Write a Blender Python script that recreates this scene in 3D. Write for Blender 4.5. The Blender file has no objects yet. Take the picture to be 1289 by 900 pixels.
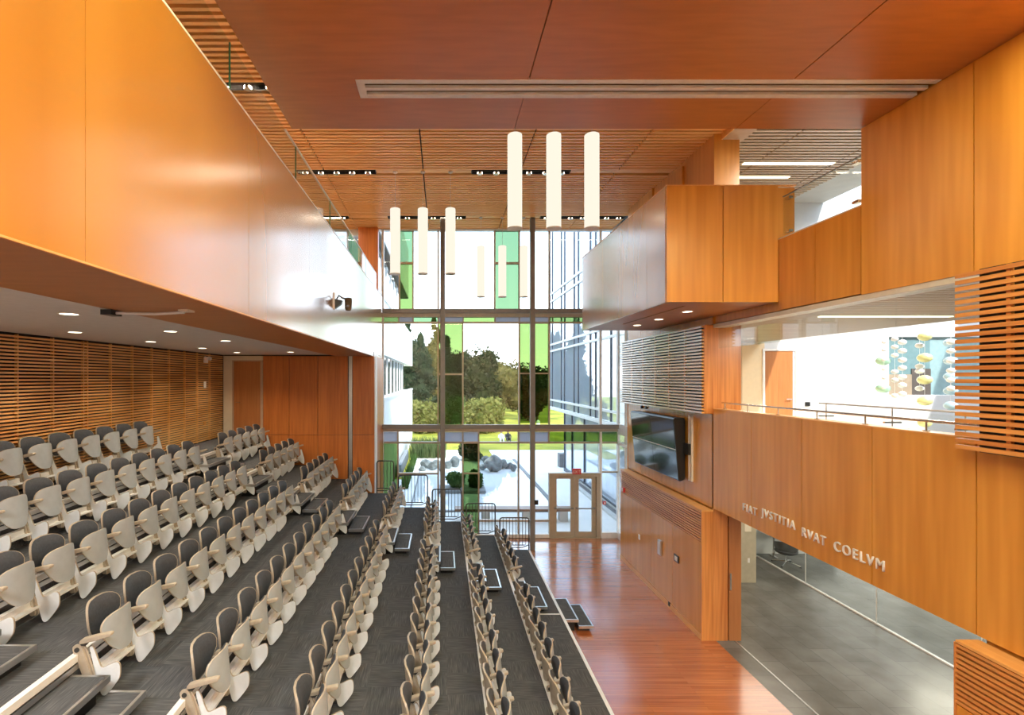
import bpy, bmesh, math, random
import numpy as np
from mathutils import Vector, Matrix
random.seed(7)
R = math.radians
FLOOR = 5.52            # camera height above the wooden floor; everything below is laid out from eye level and lifted at the end
scene = bpy.context.scene
COL = scene.collection
MATS = {}

# ------------------------------------------------------------------ materials
def new_mat(name):
    m = bpy.data.materials.new(name); m.use_nodes = True
    nt = m.node_tree
    for n in list(nt.nodes): nt.nodes.remove(n)
    out = nt.nodes.new('ShaderNodeOutputMaterial')
    return m, nt, out
def node(nt, typ, **kw):
    n = nt.nodes.new(typ)
    for k, v in kw.items():
        if k in n.inputs: n.inputs[k].default_value = v
        else: setattr(n, k, v)
    return n
def coords(nt, scale=(1, 1, 1), rot=(0, 0, 0)):
    tc = nt.nodes.new('ShaderNodeTexCoord')
    mp = nt.nodes.new('ShaderNodeMapping')
    mp.inputs['Scale'].default_value = scale
    mp.inputs['Rotation'].default_value = rot
    nt.links.new(tc.outputs['Object'], mp.inputs['Vector'])
    return mp.outputs['Vector']
def ramp(nt, fac, stops):
    r = nt.nodes.new('ShaderNodeValToRGB')
    el = r.color_ramp.elements
    while len(el) < len(stops): el.new(0.5)
    for e, (p, c) in zip(el, stops):
        e.position = p; e.color = (*c, 1)
    nt.links.new(fac, r.inputs['Fac'])
    return r.outputs['Color']
def noise(nt, vec, scale=5, detail=3, rough=.5):
    n = node(nt, 'ShaderNodeTexNoise')
    n.inputs['Scale'].default_value = scale; n.inputs['Detail'].default_value = detail
    n.inputs['Roughness'].default_value = rough
    nt.links.new(vec, n.inputs['Vector'])
    return n.outputs['Fac']
def principled(nt, out, color=None, rough=.5, metal=0, coat=0, coat_rough=.1, spec=.5, ior=1.5):
    b = nt.nodes.new('ShaderNodeBsdfPrincipled')
    b.inputs['Roughness'].default_value = rough
    b.inputs['Metallic'].default_value = metal
    b.inputs['Coat Weight'].default_value = coat
    b.inputs['Coat Roughness'].default_value = coat_rough
    b.inputs['Specular IOR Level'].default_value = spec
    b.inputs['IOR'].default_value = ior
    if color is not None:
        if isinstance(color, tuple): b.inputs['Base Color'].default_value = (*color, 1)
        else: nt.links.new(color, b.inputs['Base Color'])
    nt.links.new(b.outputs[0], out.inputs['Surface'])
    return b
def bump(nt, b, fac, strength=.2, dist=.01):
    n = nt.nodes.new('ShaderNodeBump')
    n.inputs['Strength'].default_value = strength; n.inputs['Distance'].default_value = dist
    nt.links.new(fac, n.inputs['Height']); nt.links.new(n.outputs[0], b.inputs['Normal'])

def schlick(nt, ior, power=5):
    """reflectance of a thin pane, the same from both of its faces"""
    ge = nt.nodes.new('ShaderNodeNewGeometry'); dt = node(nt, 'ShaderNodeVectorMath', operation='DOT_PRODUCT')
    nt.links.new(ge.outputs['Normal'], dt.inputs[0]); nt.links.new(ge.outputs['Incoming'], dt.inputs[1])
    ab = node(nt, 'ShaderNodeMath', operation='ABSOLUTE'); nt.links.new(dt.outputs['Value'], ab.inputs[0])
    su = node(nt, 'ShaderNodeMath', operation='SUBTRACT'); su.inputs[0].default_value = 1; nt.links.new(ab.outputs[0], su.inputs[1])
    pw = node(nt, 'ShaderNodeMath', operation='POWER'); pw.inputs[1].default_value = power; nt.links.new(su.outputs[0], pw.inputs[0])
    f0 = ((ior - 1) / (ior + 1)) ** 2
    ma = node(nt, 'ShaderNodeMath', operation='MULTIPLY_ADD'); ma.inputs[1].default_value = 1 - f0; ma.inputs[2].default_value = f0
    nt.links.new(pw.outputs[0], ma.inputs[0])
    return ma.outputs[0]
def lacquer(nt, out, color, rough, f0_ior=1.5, power=2.2, strength=1.0):
    """satin lacquer: diffuse timber under a sheen that grows towards grazing angles"""
    d = node(nt, 'ShaderNodeBsdfDiffuse'); g = node(nt, 'ShaderNodeBsdfGlossy'); g.inputs['Roughness'].default_value = rough; g.distribution = 'MULTI_GGX'
    nt.links.new(color, d.inputs[0])
    mu = node(nt, 'ShaderNodeMath', operation='MULTIPLY', use_clamp=True); mu.inputs[1].default_value = strength
    nt.links.new(schlick(nt, f0_ior, power), mu.inputs[0])
    mx = nt.nodes.new('ShaderNodeMixShader'); nt.links.new(mu.outputs[0], mx.inputs[0])
    nt.links.new(d.outputs[0], mx.inputs[1]); nt.links.new(g.outputs[0], mx.inputs[2]); nt.links.new(mx.outputs[0], out.inputs['Surface'])

def plain(name, c, rough=.5, metal=0, vary=.06, scale=8, **kw):
    m, nt, out = new_mat(name)
    f = noise(nt, coords(nt), scale, 3)
    lo = tuple(max(0, x * (1 - vary)) for x in c); hi = tuple(min(1, x * (1 + vary)) for x in c)
    principled(nt, out, ramp(nt, f, [(.3, lo), (.7, hi)]), rough, metal, **kw)
    MATS[name] = m; return m
def wood(name, lo, hi, grain=(9, 9, .5), rough=.4, coat=.5, coat_rough=.22, spec=.5, ior=1.5, sheen=None, detail=1.2):
    m, nt, out = new_mat(name)
    f = noise(nt, coords(nt, grain), 2.2, detail, .5)
    g = noise(nt, coords(nt, tuple(x * .16 for x in grain)), 2.0, detail)
    mix = node(nt, 'ShaderNodeMix', data_type='FLOAT')
    mix.inputs[0].default_value = .45
    nt.links.new(f, mix.inputs[2]); nt.links.new(g, mix.inputs[3])
    c = ramp(nt, mix.outputs[0], [(.36, lo), (.64, hi)])
    if sheen: lacquer(nt, out, c, coat_rough, power=sheen)
    else: principled(nt, out, c, rough, 0, coat, coat_rough, spec, ior)
    MATS[name] = m; return m
def emit(name, c, s, vary=None):
    m, nt, out = new_mat(name)
    e = node(nt, 'ShaderNodeEmission'); e.inputs['Color'].default_value = (*c, 1); e.inputs['Strength'].default_value = s
    nt.links.new(e.outputs[0], out.inputs['Surface'])
    MATS[name] = m; return m
def glass(name, tint=(1, 1, 1), refl=1.0, ior=1.5, rough=0.0):
    m, nt, out = new_mat(name)
    t = node(nt, 'ShaderNodeBsdfTransparent'); t.inputs[0].default_value = (*tint, 1)
    g = node(nt, 'ShaderNodeBsdfGlossy'); g.inputs['Roughness'].default_value = rough
    fr = schlick(nt, ior)
    mu = node(nt, 'ShaderNodeMath', operation='MULTIPLY', use_clamp=True); mu.inputs[1].default_value = refl
    mx = nt.nodes.new('ShaderNodeMixShader')
    nt.links.new(fr, mu.inputs[0]); nt.links.new(mu.outputs[0], mx.inputs[0])
    nt.links.new(t.outputs[0], mx.inputs[1]); nt.links.new(g.outputs[0], mx.inputs[2])
    nt.links.new(mx.outputs[0], out.inputs['Surface'])
    MATS[name] = m; return m

VLO, VHI = (.60, .24, .028), (.74, .33, .05)
wood('veneer', VLO, VHI, grain=(.8, .8, .1), coat_rough=.20, sheen=1.5, detail=0)
wood('slat_gloss', (.50, .19, .045), (.80, .40, .12), grain=(.3, .3, 7), coat_rough=.24, sheen=1.35)
wood('veneer_gloss', VLO, VHI, grain=(3, 3, .2), coat_rough=.22, sheen=3.2)
wood('veneer_end', (.50, .16, .03), (.74, .30, .075), grain=(9, 9, .35), coat=.6)
wood('veneer_side', VLO, VHI, grain=(5, 5, .3), coat=.8, coat_rough=.24)
wood('veneer_rear', (.44, .125, .02), (.58, .185, .034), coat=.25, coat_rough=.3)
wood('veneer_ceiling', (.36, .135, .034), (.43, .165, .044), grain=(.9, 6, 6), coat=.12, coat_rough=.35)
wood('slat_wood', (.50, .16, .03), (.80, .37, .10), grain=(.3, .3, 7), coat=.8, coat_rough=.26)
wood('slat_wood_rear', (.64, .29, .075), (.86, .52, .21), grain=(.5, .5, 5), coat=.1, coat_rough=.4)
wood('slat_wood_ceiling', (.90, .47, .15), (.97, .58, .23), grain=(.6, 5, 5), coat=.15, coat_rough=.35)
wood('slat_taupe', (.44, .33, .22), (.54, .42, .29), grain=(.6, 5, 5), coat=.1, coat_rough=.4)
wood('ledge_wood', (.70, .33, .09), (.80, .42, .13), grain=(14, .7, 14), coat=.3)
wood('door_wood', (.40, .15, .045), (.48, .19, .06), coat=.2)
wood('ply', (.37, .31, .24), (.48, .41, .32), grain=(6, 6, 6), rough=.45, coat=.15)
wood('bench_wood', (.20, .11, .07), (.28, .16, .10), grain=(.6, 8, 8), coat=0)
plain('shell', (.39, .43, .46), .4, coat=.1)
plain('tablet_white', (.78, .82, .86), .38)
plain('upholstery', (.058, .064, .078), .62, vary=.15, scale=40)
plain('alu', (.62, .62, .62), .34, 1, vary=.05)
plain('alu_white', (.80, .80, .79), .3, 0)
plain('mullion', (.46, .40, .31), .4, .35)
plain('frame_white', (.80, .79, .76), .4)
plain('steel_beam', (.24, .235, .23), .4, .2)
plain('rail_steel', (.09, .08, .075), .4, .6)
plain('black', (.015, .015, .016), .4)
plain('dark', (.03, .028, .027), .6)
plain('black_gloss', (.012, .012, .014), .12, coat=1, coat_rough=.06)
plain('white_wall', (.66, .665, .67), .7, vary=.015)
plain('white_paint', (.88, .88, .87), .45, vary=.02)
plain('cream_wall', (.72, .58, .38), .6, vary=.03)
plain('cream_hall', (.74, .68, .54), .6, vary=.03)
plain('grey_ceiling', (.62, .62, .63), .7, vary=.04)
plain('grille', (.60, .62, .68), .4, 0)
plain('beam_taupe', (.50, .36, .25), .5)
plain('column_beige', (.46, .42, .31), .5)
plain('stainless', (.62, .60, .57), .25, 1)
plain('green_edge', (.05, .22, .13), .2)
plain('red', (.62, .03, .04), .4)
plain('light_trim', (.7, .66, .6), .4)
plain('concrete', (.55, .55, .54), .8, vary=.05, scale=3)
plain('concrete_grey', (.22, .23, .24), .8, vary=.1, scale=3)
plain('paving', (.76, .76, .75), .8, vary=.05, scale=.8)
plain('building_white', (.74, .74, .73), .6, vary=.03, scale=.6)
plain('building_dark', (.10, .09, .09), .5)
plain('building_glass', (.10, .14, .16), .08, coat=1, coat_rough=.02)
plain('curtain_frame_dark', (.05, .065, .09), .4)
plain('rock', (.15, .17, .17), .85, vary=.55, scale=3)
plain('bark', (.10, .07, .045), .9, vary=.3)
plain('tub_fabric', (.07, .072, .078), .6)
plain('chrome', (.8, .8, .8), .12, 1)
plain('skin', (.55, .33, .23), .6)
plain('cloth_white', (.8, .78, .74), .8)
plain('cloth_dark', (.05, .05, .06), .8)
plain('hair', (.03, .02, .015), .7)
glass('glass_clear', (.97, .99, .985), .75)
glass('glass_green', (.395, .50, .28), .6)
glass('glass_mint', (.375, .50, .36), .6)
def frosted():
    m, nt, out = new_mat('glass_grey')
    t = node(nt, 'ShaderNodeBsdfTranslucent'); t.inputs[0].default_value = (.62, .66, .72, 1)
    d = node(nt, 'ShaderNodeBsdfDiffuse'); d.inputs[0].default_value = (.62, .65, .70, 1)
    mx = nt.nodes.new('ShaderNodeMixShader'); mx.inputs[0].default_value = .35
    nt.links.new(t.outputs[0], mx.inputs[1]); nt.links.new(d.outputs[0], mx.inputs[2]); nt.links.new(mx.outputs[0], out.inputs['Surface']); MATS['glass_grey'] = m
frosted()
glass('glass_guard', (.95, .975, .96), .7)
glass('glass_baffle', (.95, .97, .965), 1.8, 1.6)
glass('glass_lobby', (.90, .93, .91), .8)
emit('pendant_glow', (1.0, .92, .76), .63)
emit('lamp_disc', (1.0, .88, .68), 5)
emit('panel_glow', (1.0, .86, .66), 4)
emit('strip_glow', (1.0, .86, .55), 2.6)

def curtain_mat():
    m, nt, out = new_mat('curtain_glass')
    d = node(nt, 'ShaderNodeBsdfDiffuse'); d.inputs[0].default_value = (.62, .68, .78, 1)  # pale blue diffuse base stands in for sky reflected in the panes
    g = node(nt, 'ShaderNodeBsdfGlossy'); g.inputs['Roughness'].default_value = .01; g.inputs[0].default_value = (.86, .92, 1, 1)
    mx = nt.nodes.new('ShaderNodeMixShader')
    nt.links.new(schlick(nt, 1.9, 2.0), mx.inputs[0]); nt.links.new(d.outputs[0], mx.inputs[1]); nt.links.new(g.outputs[0], mx.inputs[2])
    nt.links.new(mx.outputs[0], out.inputs['Surface']); MATS['curtain_glass'] = m
curtain_mat()

def carpet_mat():
    m, nt, out = new_mat('carpet')
    ch = node(nt, 'ShaderNodeTexChecker'); ch.inputs['Scale'].default_value = 2.0
    tc = coords(nt); nt.links.new(tc, ch.inputs['Vector'])
    a = noise(nt, coords(nt, (3, 60, 20)), 1.6, 3); b_ = noise(nt, coords(nt, (60, 3, 20)), 1.6, 3)
    mx = node(nt, 'ShaderNodeMix', data_type='FLOAT')
    nt.links.new(ch.outputs['Fac'], mx.inputs[0]); nt.links.new(a, mx.inputs[2]); nt.links.new(b_, mx.inputs[3])
    c = ramp(nt, mx.outputs[0], [(.3, (.054, .056, .061)), (.55, (.088, .090, .097)), (.75, (.145, .145, .15))])
    b = principled(nt, out, c, .85, spec=.25)
    MATS['carpet'] = m
carpet_mat()

def plank_mat(name, c1, c2, mort, w, h, rough, coat, coat_rough, rot=0, grain=(1.2, 40, 10), msize=.004):
    m, nt, out = new_mat(name)
    br = node(nt, 'ShaderNodeTexBrick')
    br.inputs['Color1'].default_value = (*c1, 1); br.inputs['Color2'].default_value = (*c2, 1); br.inputs['Mortar'].default_value = (*mort, 1)
    br.inputs['Scale'].default_value = 1; br.inputs['Mortar Size'].default_value = msize
    br.inputs['Brick Width'].default_value = w; br.inputs['Row Height'].default_value = h
    br.inputs['Bias'].default_value = 0
    nt.links.new(coords(nt, (1, 1, 1), (0, 0, rot)), br.inputs['Vector'])
    f = noise(nt, coords(nt, grain), 1.0, 4)
    mx = node(nt, 'ShaderNodeMix', data_type='RGBA', blend_type='MULTIPLY'); mx.inputs[0].default_value = .8
    nt.links.new(br.outputs['Color'], mx.inputs[6])
    nt.links.new(ramp(nt, f, [(.25, (.62, .58, .55)), (.7, (1.15, 1.15, 1.15))]), mx.inputs[7])
    lacquer(nt, out, mx.outputs[2], coat_rough, power=coat)
    MATS[name] = m
plank_mat('floor_wood', (.43, .112, .032), (.57, .18, .055), (.30, .08, .026), 1.9, .07, .35, 2.1, .17, msize=.002)
plank_mat('slate', (.15, .147, .134), (.175, .171, .157), (.11, .108, .10), .9, .45, .4, 4, .22, rot=math.pi / 2, grain=(2, 2, 2), msize=.006)

def leaf_mat(name, c1, c2, trans=.35):
    m, nt, out = new_mat(name)
    f = noise(nt, coords(nt), 1.3, 5, .7)
    c = ramp(nt, f, [(.35, c1), (.65, c2)])
    d = node(nt, 'ShaderNodeBsdfDiffuse'); t = node(nt, 'ShaderNodeBsdfTranslucent'); mx = nt.nodes.new('ShaderNodeMixShader')
    mx.inputs[0].default_value = trans
    nt.links.new(c, d.inputs[0]); nt.links.new(c, t.inputs[0])
    nt.links.new(d.outputs[0], mx.inputs[1]); nt.links.new(t.outputs[0], mx.inputs[2]); nt.links.new(mx.outputs[0], out.inputs['Surface'])
    MATS[name] = m
leaf_mat('leaf_conifer', (0.012, 0.028, 0.019), (0.054, 0.078, 0.038))
leaf_mat('leaf_dark', (0.009, 0.020, 0.009), (0.046, 0.056, 0.020))
leaf_mat('leaf_autumn', (0.072, 0.069, 0.022), (0.198, 0.165, 0.055))
leaf_mat('leaf_willow', (0.110, 0.132, 0.028), (0.308, 0.286, 0.094))
leaf_mat('leaf_shrub', (0.033, 0.083, 0.019), (0.121, 0.187, 0.055))
leaf_mat('leaf_reed', (0.066, 0.110, 0.039), (0.198, 0.231, 0.099))

def lawn_mat():
    m, nt, out = new_mat('lawn_grass')
    f = noise(nt, coords(nt, (1, 1, 1)), .25, 6, .65)
    c = ramp(nt, f, [(.3, (.11, .15, .022)), (.5, (.30, .29, .04)), (.7, (.44, .38, .06))])
    principled(nt, out, c, .9, spec=.1); MATS['lawn_grass'] = m
lawn_mat()
def water_mat():
    m, nt, out = new_mat('pool_water_surface')
    d = node(nt, 'ShaderNodeBsdfDiffuse'); d.inputs[0].default_value = (.70, .74, .77, 1)  # pale diffuse base stands in for bright sky glare on the water
    g = node(nt, 'ShaderNodeBsdfGlossy'); g.inputs['Roughness'].default_value = .015
    f = node(nt, 'ShaderNodeFresnel'); f.inputs['IOR'].default_value = 1.33
    mx = nt.nodes.new('ShaderNodeMixShader')
    nt.links.new(f.outputs[0], mx.inputs[0]); nt.links.new(d.outputs[0], mx.inputs[1]); nt.links.new(g.outputs[0], mx.inputs[2])
    nt.links.new(mx.outputs[0], out.inputs['Surface']); MATS['pool_water_surface'] = m
water_mat()

# ------------------------------------------------------------------ geometry helpers
class MB:
    def __init__(s): s.v = []; s.f = []; s.smooth = False
    def add(s, vs, fs):
        o = len(s.v); s.v += [tuple(map(float, p)) for p in vs]; s.f += [tuple(i + o for i in f) for f in fs]; return s
    def box(s, x0, x1, y0, y1, z0, z1):
        if x0 > x1: x0, x1 = x1, x0
        if y0 > y1: y0, y1 = y1, y0
        if z0 > z1: z0, z1 = z1, z0
        return s.add([(x0, y0, z0), (x1, y0, z0), (x1, y1, z0), (x0, y1, z0), (x0, y0, z1), (x1, y0, z1), (x1, y1, z1), (x0, y1, z1)],
                     [(0, 3, 2, 1), (4, 5, 6, 7), (0, 1, 5, 4), (1, 2, 6, 5), (2, 3, 7, 6), (3, 0, 4, 7)])
    def prism(s, poly, axis, a0, a1):
        """extrude a 2-D polygon along an axis: 'x' -> (y,z), 'y' -> (x,z), 'z' -> (x,y)"""
        n = len(poly)
        def p(q, a): return {'x': (a, q[0], q[1]), 'y': (q[0], a, q[1]), 'z': (q[0], q[1], a)}[axis]
        vs = [p(q, a0) for q in poly] + [p(q, a1) for q in poly]
        fs = [tuple(range(n))[::-1], tuple(range(n, 2 * n))] + [(i, (i + 1) % n, n + (i + 1) % n, n + i) for i in range(n)]
        return s.add(vs, fs)
    def tube(s, p0, p1, r, n=10, r1=None):
        p0, p1 = Vector(p0), Vector(p1); d = (p1 - p0).normalized()
        u = d.orthogonal().normalized(); w = d.cross(u); r1 = r if r1 is None else r1
        vs = []
        for p, rr in ((p0, r), (p1, r1)):
            for i in range(n):
                a = 2 * math.pi * i / n; vs.append(p + u * rr * math.cos(a) + w * rr * math.sin(a))
        return s.add(vs, [tuple(range(n))[::-1], tuple(range(n, 2 * n))] + [(i, (i + 1) % n, n + (i + 1) % n, n + i) for i in range(n)])
    def path(s, pts, r, n=8):
        """one continuous tube through the points"""
        pts = [Vector(p) for p in pts]; vs = []; m = len(pts); up = None
        for i, p in enumerate(pts):
            d = ((pts[min(i + 1, m - 1)] - p).normalized() + (p - pts[max(i - 1, 0)]).normalized())
            d = d.normalized() if d.length > 1e-6 else (pts[min(i + 1, m - 1)] - pts[max(i - 1, 0)]).normalized()
            up = d.orthogonal().normalized() if up is None else (up - d * up.dot(d)).normalized()
            w = d.cross(up)
            for k in range(n):
                a = 2 * math.pi * k / n; vs.append(p + up * r * math.cos(a) + w * r * math.sin(a))
        fs = [tuple(range(n))[::-1], tuple(range((m - 1) * n, m * n))]
        for i in range(m - 1):
            for k in range(n):
                fs.append((i * n + k, i * n + (k + 1) % n, (i + 1) * n + (k + 1) % n, (i + 1) * n + k))
        return s.add(vs, fs)
    def lathe(s, c, prof, n=24):
        """prof: (radius, z) pairs around a vertical axis at c"""
        vs = []; m = len(prof)
        for r, z in prof:
            for i in range(n):
                a = 2 * math.pi * i / n; vs.append((c[0] + r * math.cos(a), c[1] + r * math.sin(a), c[2] + z))
        fs = [(j * n + i, j * n + (i + 1) % n, (j + 1) * n + (i + 1) % n, (j + 1) * n + i) for j in range(m - 1) for i in range(n)]
        fs += [tuple(range(n))[::-1], tuple(range((m - 1) * n, m * n))]
        return s.add(vs, fs)
    def slab(s, outline, front, back, rings=4):
        """closed cushion: outline = [(a,b)], front/back(a,b,t) -> 3-D point, t = 0 at the middle, 1 on the rim"""
        n = len(outline); ca = sum(p[0] for p in outline) / n; cb = sum(p[1] for p in outline) / n
        vs = []; fs = []
        def side(fn, flip):
            o = len(vs); vs.append(fn(ca, cb, 0))
            for r in range(1, rings + 1):
                t = r / rings
                for a, b in outline: vs.append(fn(ca + (a - ca) * t, cb + (b - cb) * t, t))
            for i in range(n):
                j = (i + 1) % n
                f = (o, o + 1 + i, o + 1 + j); fs.append(f[::-1] if flip else f)
                for r in range(rings - 1):
                    q = (o + 1 + r * n + i, o + 1 + (r + 1) * n + i, o + 1 + (r + 1) * n + j, o + 1 + r * n + j)
                    fs.append(q[::-1] if flip else q)
            return o + 1 + (rings - 1) * n
        a = side(front, False); b = side(back, True)
        for i in range(n):
            j = (i + 1) % n; fs.append((a + i, b + i, b + j, a + j))
        return s.add(vs, fs)

def link(o): COL.objects.link(o); return o
def tag(o, label=None, cat=None, group=None, kind=None):
    if label: o['label'] = label
    if cat: o['category'] = cat
    if group: o['group'] = group
    if kind: o['kind'] = kind
    return o
ORIGIN = {}
def thing(name, label, cat, loc=(0, 0, 0), group=None, kind=None):
    o = link(bpy.data.objects.new(name, None)); o.location = loc; o.empty_display_size = .2
    ORIGIN[o.name] = Vector(loc)
    return tag(o, label, cat, group, kind)
def obj(name, mb, mat, parent=None, label=None, cat=None, group=None, kind=None, smooth=None, bevel=0):
    """links MB as one mesh object; vertices are given in hall coordinates, the object's origin is its base centre (or its parent's)"""
    if parent is None:
        a = np.array(mb.v); lo, hi = a.min(0), a.max(0)
        org = Vector(((lo[0] + hi[0]) / 2, (lo[1] + hi[1]) / 2, lo[2]))
    else: org = ORIGIN[parent.name]
    me = bpy.data.meshes.new(name)
    me.from_pydata([tuple(Vector(p) - org) for p in mb.v], [], mb.f); me.update()
    bm = bmesh.new(); bm.from_mesh(me); bmesh.ops.recalc_face_normals(bm, faces=bm.faces); bm.to_mesh(me); bm.free()
    me.materials.append(MATS[mat] if isinstance(mat, str) else mat)
    o = link(bpy.data.objects.new(name, me))
    if parent is None: o.location = org
    else: o.parent = parent
    ORIGIN[o.name] = org
    if smooth is not None:
        me.shade_smooth()
        try: me.set_sharp_from_angle(angle=R(smooth))
        except Exception: pass
    if bevel:
        b = o.modifiers.new('Bevel', 'BEVEL'); b.width = bevel; b.segments = 2; b.limit_method = 'ANGLE'
    return tag(o, label, cat, group, kind)
def struct(name, mb, mat, label, cat, **kw): return obj(name, mb, mat, None, label, cat, kind='structure', **kw)
def kids(o): return [c for c in bpy.data.objects if c.parent == o]
def dup(root, loc, label=None, group=None, name=None):
    r = root.copy(); link(r); r.location = loc
    if label: r['label'] = label
    if group: r['group'] = group
    for c in KIDS[root.name]:
        d = c.copy(); link(d); d.parent = r
        for g in KIDS.get(c.name, []):
            e = g.copy(); link(e); e.parent = d
    return r
KIDS = {}
def remember(root):
    KIDS[root.name] = kids(root)
    for c in KIDS[root.name]:
        k = kids(c)
        if k: KIDS[c.name] = k
def light(name, typ, loc, power, color=(1, .8, .55), rot=(0, 0, 0), **kw):
    l = bpy.data.lights.new(name, typ); l.energy = power; l.color = color
    for k, v in kw.items(): setattr(l, k, v)
    o = link(bpy.data.objects.new(name, l)); o.location = loc; o.rotation_euler = rot
    return o
ORD = ['first', 'second', 'third', 'fourth', 'fifth', 'sixth', 'seventh', 'eighth', 'ninth', 'tenth', 'eleventh', 'twelfth', 'thirteenth', 'fourteenth']

# ------------------------------------------------------------------ key measures (metres from the camera; y is depth)
ZF = -5.52
XT = lambda k: 2.60 - k             # front edge of seating tier k
ZT = lambda k: -5.10 + .42 * k      # its carpet level
YEND = 14.65                        # far end of the seating
YW = 17.08                          # window wall
XB = 5.70                           # right-hand wall plane
XC = 5.455                          # faces of cabinets and slat panels
XF = -2.05                          # balcony face
SPOT_W, UNDER_W, WASH, GALLERY_FILL = 10, 90, 115, {-1: 215, 2: 165, 5: 70}  # last two drive the added, unseen slot and gallery fill lights
SKY, SUN, EXPOSURE = 2.6, 3.6, 0.72
# ================================================================== ROOM SHELL
def panels_y(xa, xb, ys, z0, z1, gap=.014):
    """a row of veneer boards between the listed depths"""
    mb = MB()
    for a, b in zip(ys[:-1], ys[1:]): mb.box(xa, xb, a + gap / 2, b - gap / 2, z0, z1)
    return mb
def panels_x(xs, ya, yb, z0, z1, gap=.013):
    mb = MB()
    for a, b in zip(xs[:-1], xs[1:]): mb.box(a + gap / 2, b - gap / 2, ya, yb, z0, z1)
    return mb
YB = -3.6
# floors
struct('floor', MB().box(-6.9, 5.76, YB, 17.2, ZF - .12, ZF).box(5.76, 6.3, 15.62, 17.2, ZF - .12, ZF), 'floor_wood', 'glossy reddish strip-wood floor between the seating and the wood panelled wall', 'floor')
struct('floor_lobby', MB().box(5.76, 18.2, YB, 15.6, ZF - .12, ZF), 'slate', 'dark grey slate tile floor of the lobby behind the wood wall', 'floor')
struct('trim_1', MB().box(6.15, 6.18, 2, 10.33, ZF, ZF + .004), 'alu', 'thin metal strip set in the slate floor at the opening', 'trim')
# seating tiers
for k in range(9):
    xb = XT(k + 1) if k < 8 else -6.5
    mb = MB().box(xb - (.05 if k < 8 else 0), XT(k) - .004, .6, YEND, ZF + .002, ZT(k))
    t = struct(f'floor_tier_{k + 1}', mb, 'carpet', f'{ORD[k]} carpeted seating tier up from the wooden floor', 'seating tier')
    nm = MB().prism([(XT(k) - .05, ZT(k) - .001), (XT(k) - .05, ZT(k) + .006), (XT(k) + .008, ZT(k) + .006), (XT(k) + .008, ZT(k) - .06), (XT(k), ZT(k) - .06), (XT(k), ZT(k) - .001)], 'y', .6, YEND)
    obj('nosing', nm, 'alu_white', t, label='pale metal edge trim')
    if k:
        rm = MB().box(XT(k) + .001, XT(k) + .012, .6, YEND, ZT(k) - .125, ZT(k) - .075)
        obj('riser_rail', rm, 'alu', t, label='slim metal rail on the riser')
struct('trim_2', MB().box(XT(1) + .02, XT(0) - .06, 10.62, 10.66, ZT(0), ZT(0) + .006), 'alu_white', 'pale metal joint strip across the lowest carpeted tier', 'trim')

# ---- left balcony
YS = [YB, .45, 2.83, 5.22, 7.6, 10.0, 12.4, 14.8, 17.0]
t = struct('wall_left_balcony', panels_y(XF - .05, XF, YS, .668, 2.765, .005), 'veneer', 'long honey-orange veneered balcony front over the seating', 'balcony front')
obj('core', MB().box(XF - .12, XF - .05, YB, 17.0, .66, 2.74), 'door_wood', t)
obj('bottom_trim', MB().box(XF - .12, XF + .003, YB, 17.0, .656, .668), 'ledge_wood', t, label='pale wood bottom edge')
obj('top_trim', MB().box(XF - .13, XF + .004, YB, 17.0, 2.765, 2.785), 'alu_white', t, label='pale metal cap')
struct('floor_balcony', MB().box(-6.5, XF - .12, YB, 17.0, .80, 2.3), 'cream_hall', 'balcony floor behind the veneered front', 'floor')  # unseen; pale colour chosen to bounce light up to the ceiling slats
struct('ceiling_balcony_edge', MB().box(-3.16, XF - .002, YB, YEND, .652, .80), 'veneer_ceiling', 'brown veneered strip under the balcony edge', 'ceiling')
struct('ceiling_under_balcony', MB().box(-6.5, -3.24, YB, YEND, .69, .80), 'grey_ceiling', 'grey plaster ceiling over the upper rows below the balcony', 'ceiling')
struct('trim_3', MB().box(-3.24, -3.16, YB, YEND, .70, .76), 'black', 'black curtain track recess between grey ceiling and brown edge strip', 'trim')
struct('trim_4', MB().box(-3.26, -3.24, YB, YEND, .675, .76), 'alu', 'slim grey metal edge of the ceiling track', 'trim')
# ---- left slat wall
t = struct('wall_left', MB().box(-6.72, -6.60, YB, YEND + .2, ZF, 5.3).box(-6.60, -6.5, 14.605, YEND + .06, ZT(8), .69), 'dark', 'dark wall behind the horizontal wooden slats of the top rows', 'wall')
sl = MB(); zz = ZT(8) + .03
while zz < .66:
    sl.box(-6.56, -6.50, .6, 14.6, zz, zz + .030); zz += .0555
sp = obj('slat_wall', sl, 'slat_wood_rear', None, 'wall of horizontal wooden slats behind the top row', 'slat wall', kind='structure')
bt = MB()
yy = 14.6
for y in [1.4, 2.1, 2.8, 3.5, 4.2, 4.9, 5.6, 6.3, 6.95, 7.6, 8.3, 9.0, 9.1, 9.75, 10.43, 11.13, 11.84, 12.55, 13.2, 13.9]:
    bt.box(-6.59, -6.545, y - .013, y + .013, ZT(8), .68)
obj('batten', bt, 'slat_wood_rear', sp, label='upright battens')
wl = struct('wall_left_upper', MB().box(-6.62, -6.5, YB, 17.0, 2.3, 5.3), 'veneer_rear', 'wood wall at the back of the left balcony', 'wall')
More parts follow.
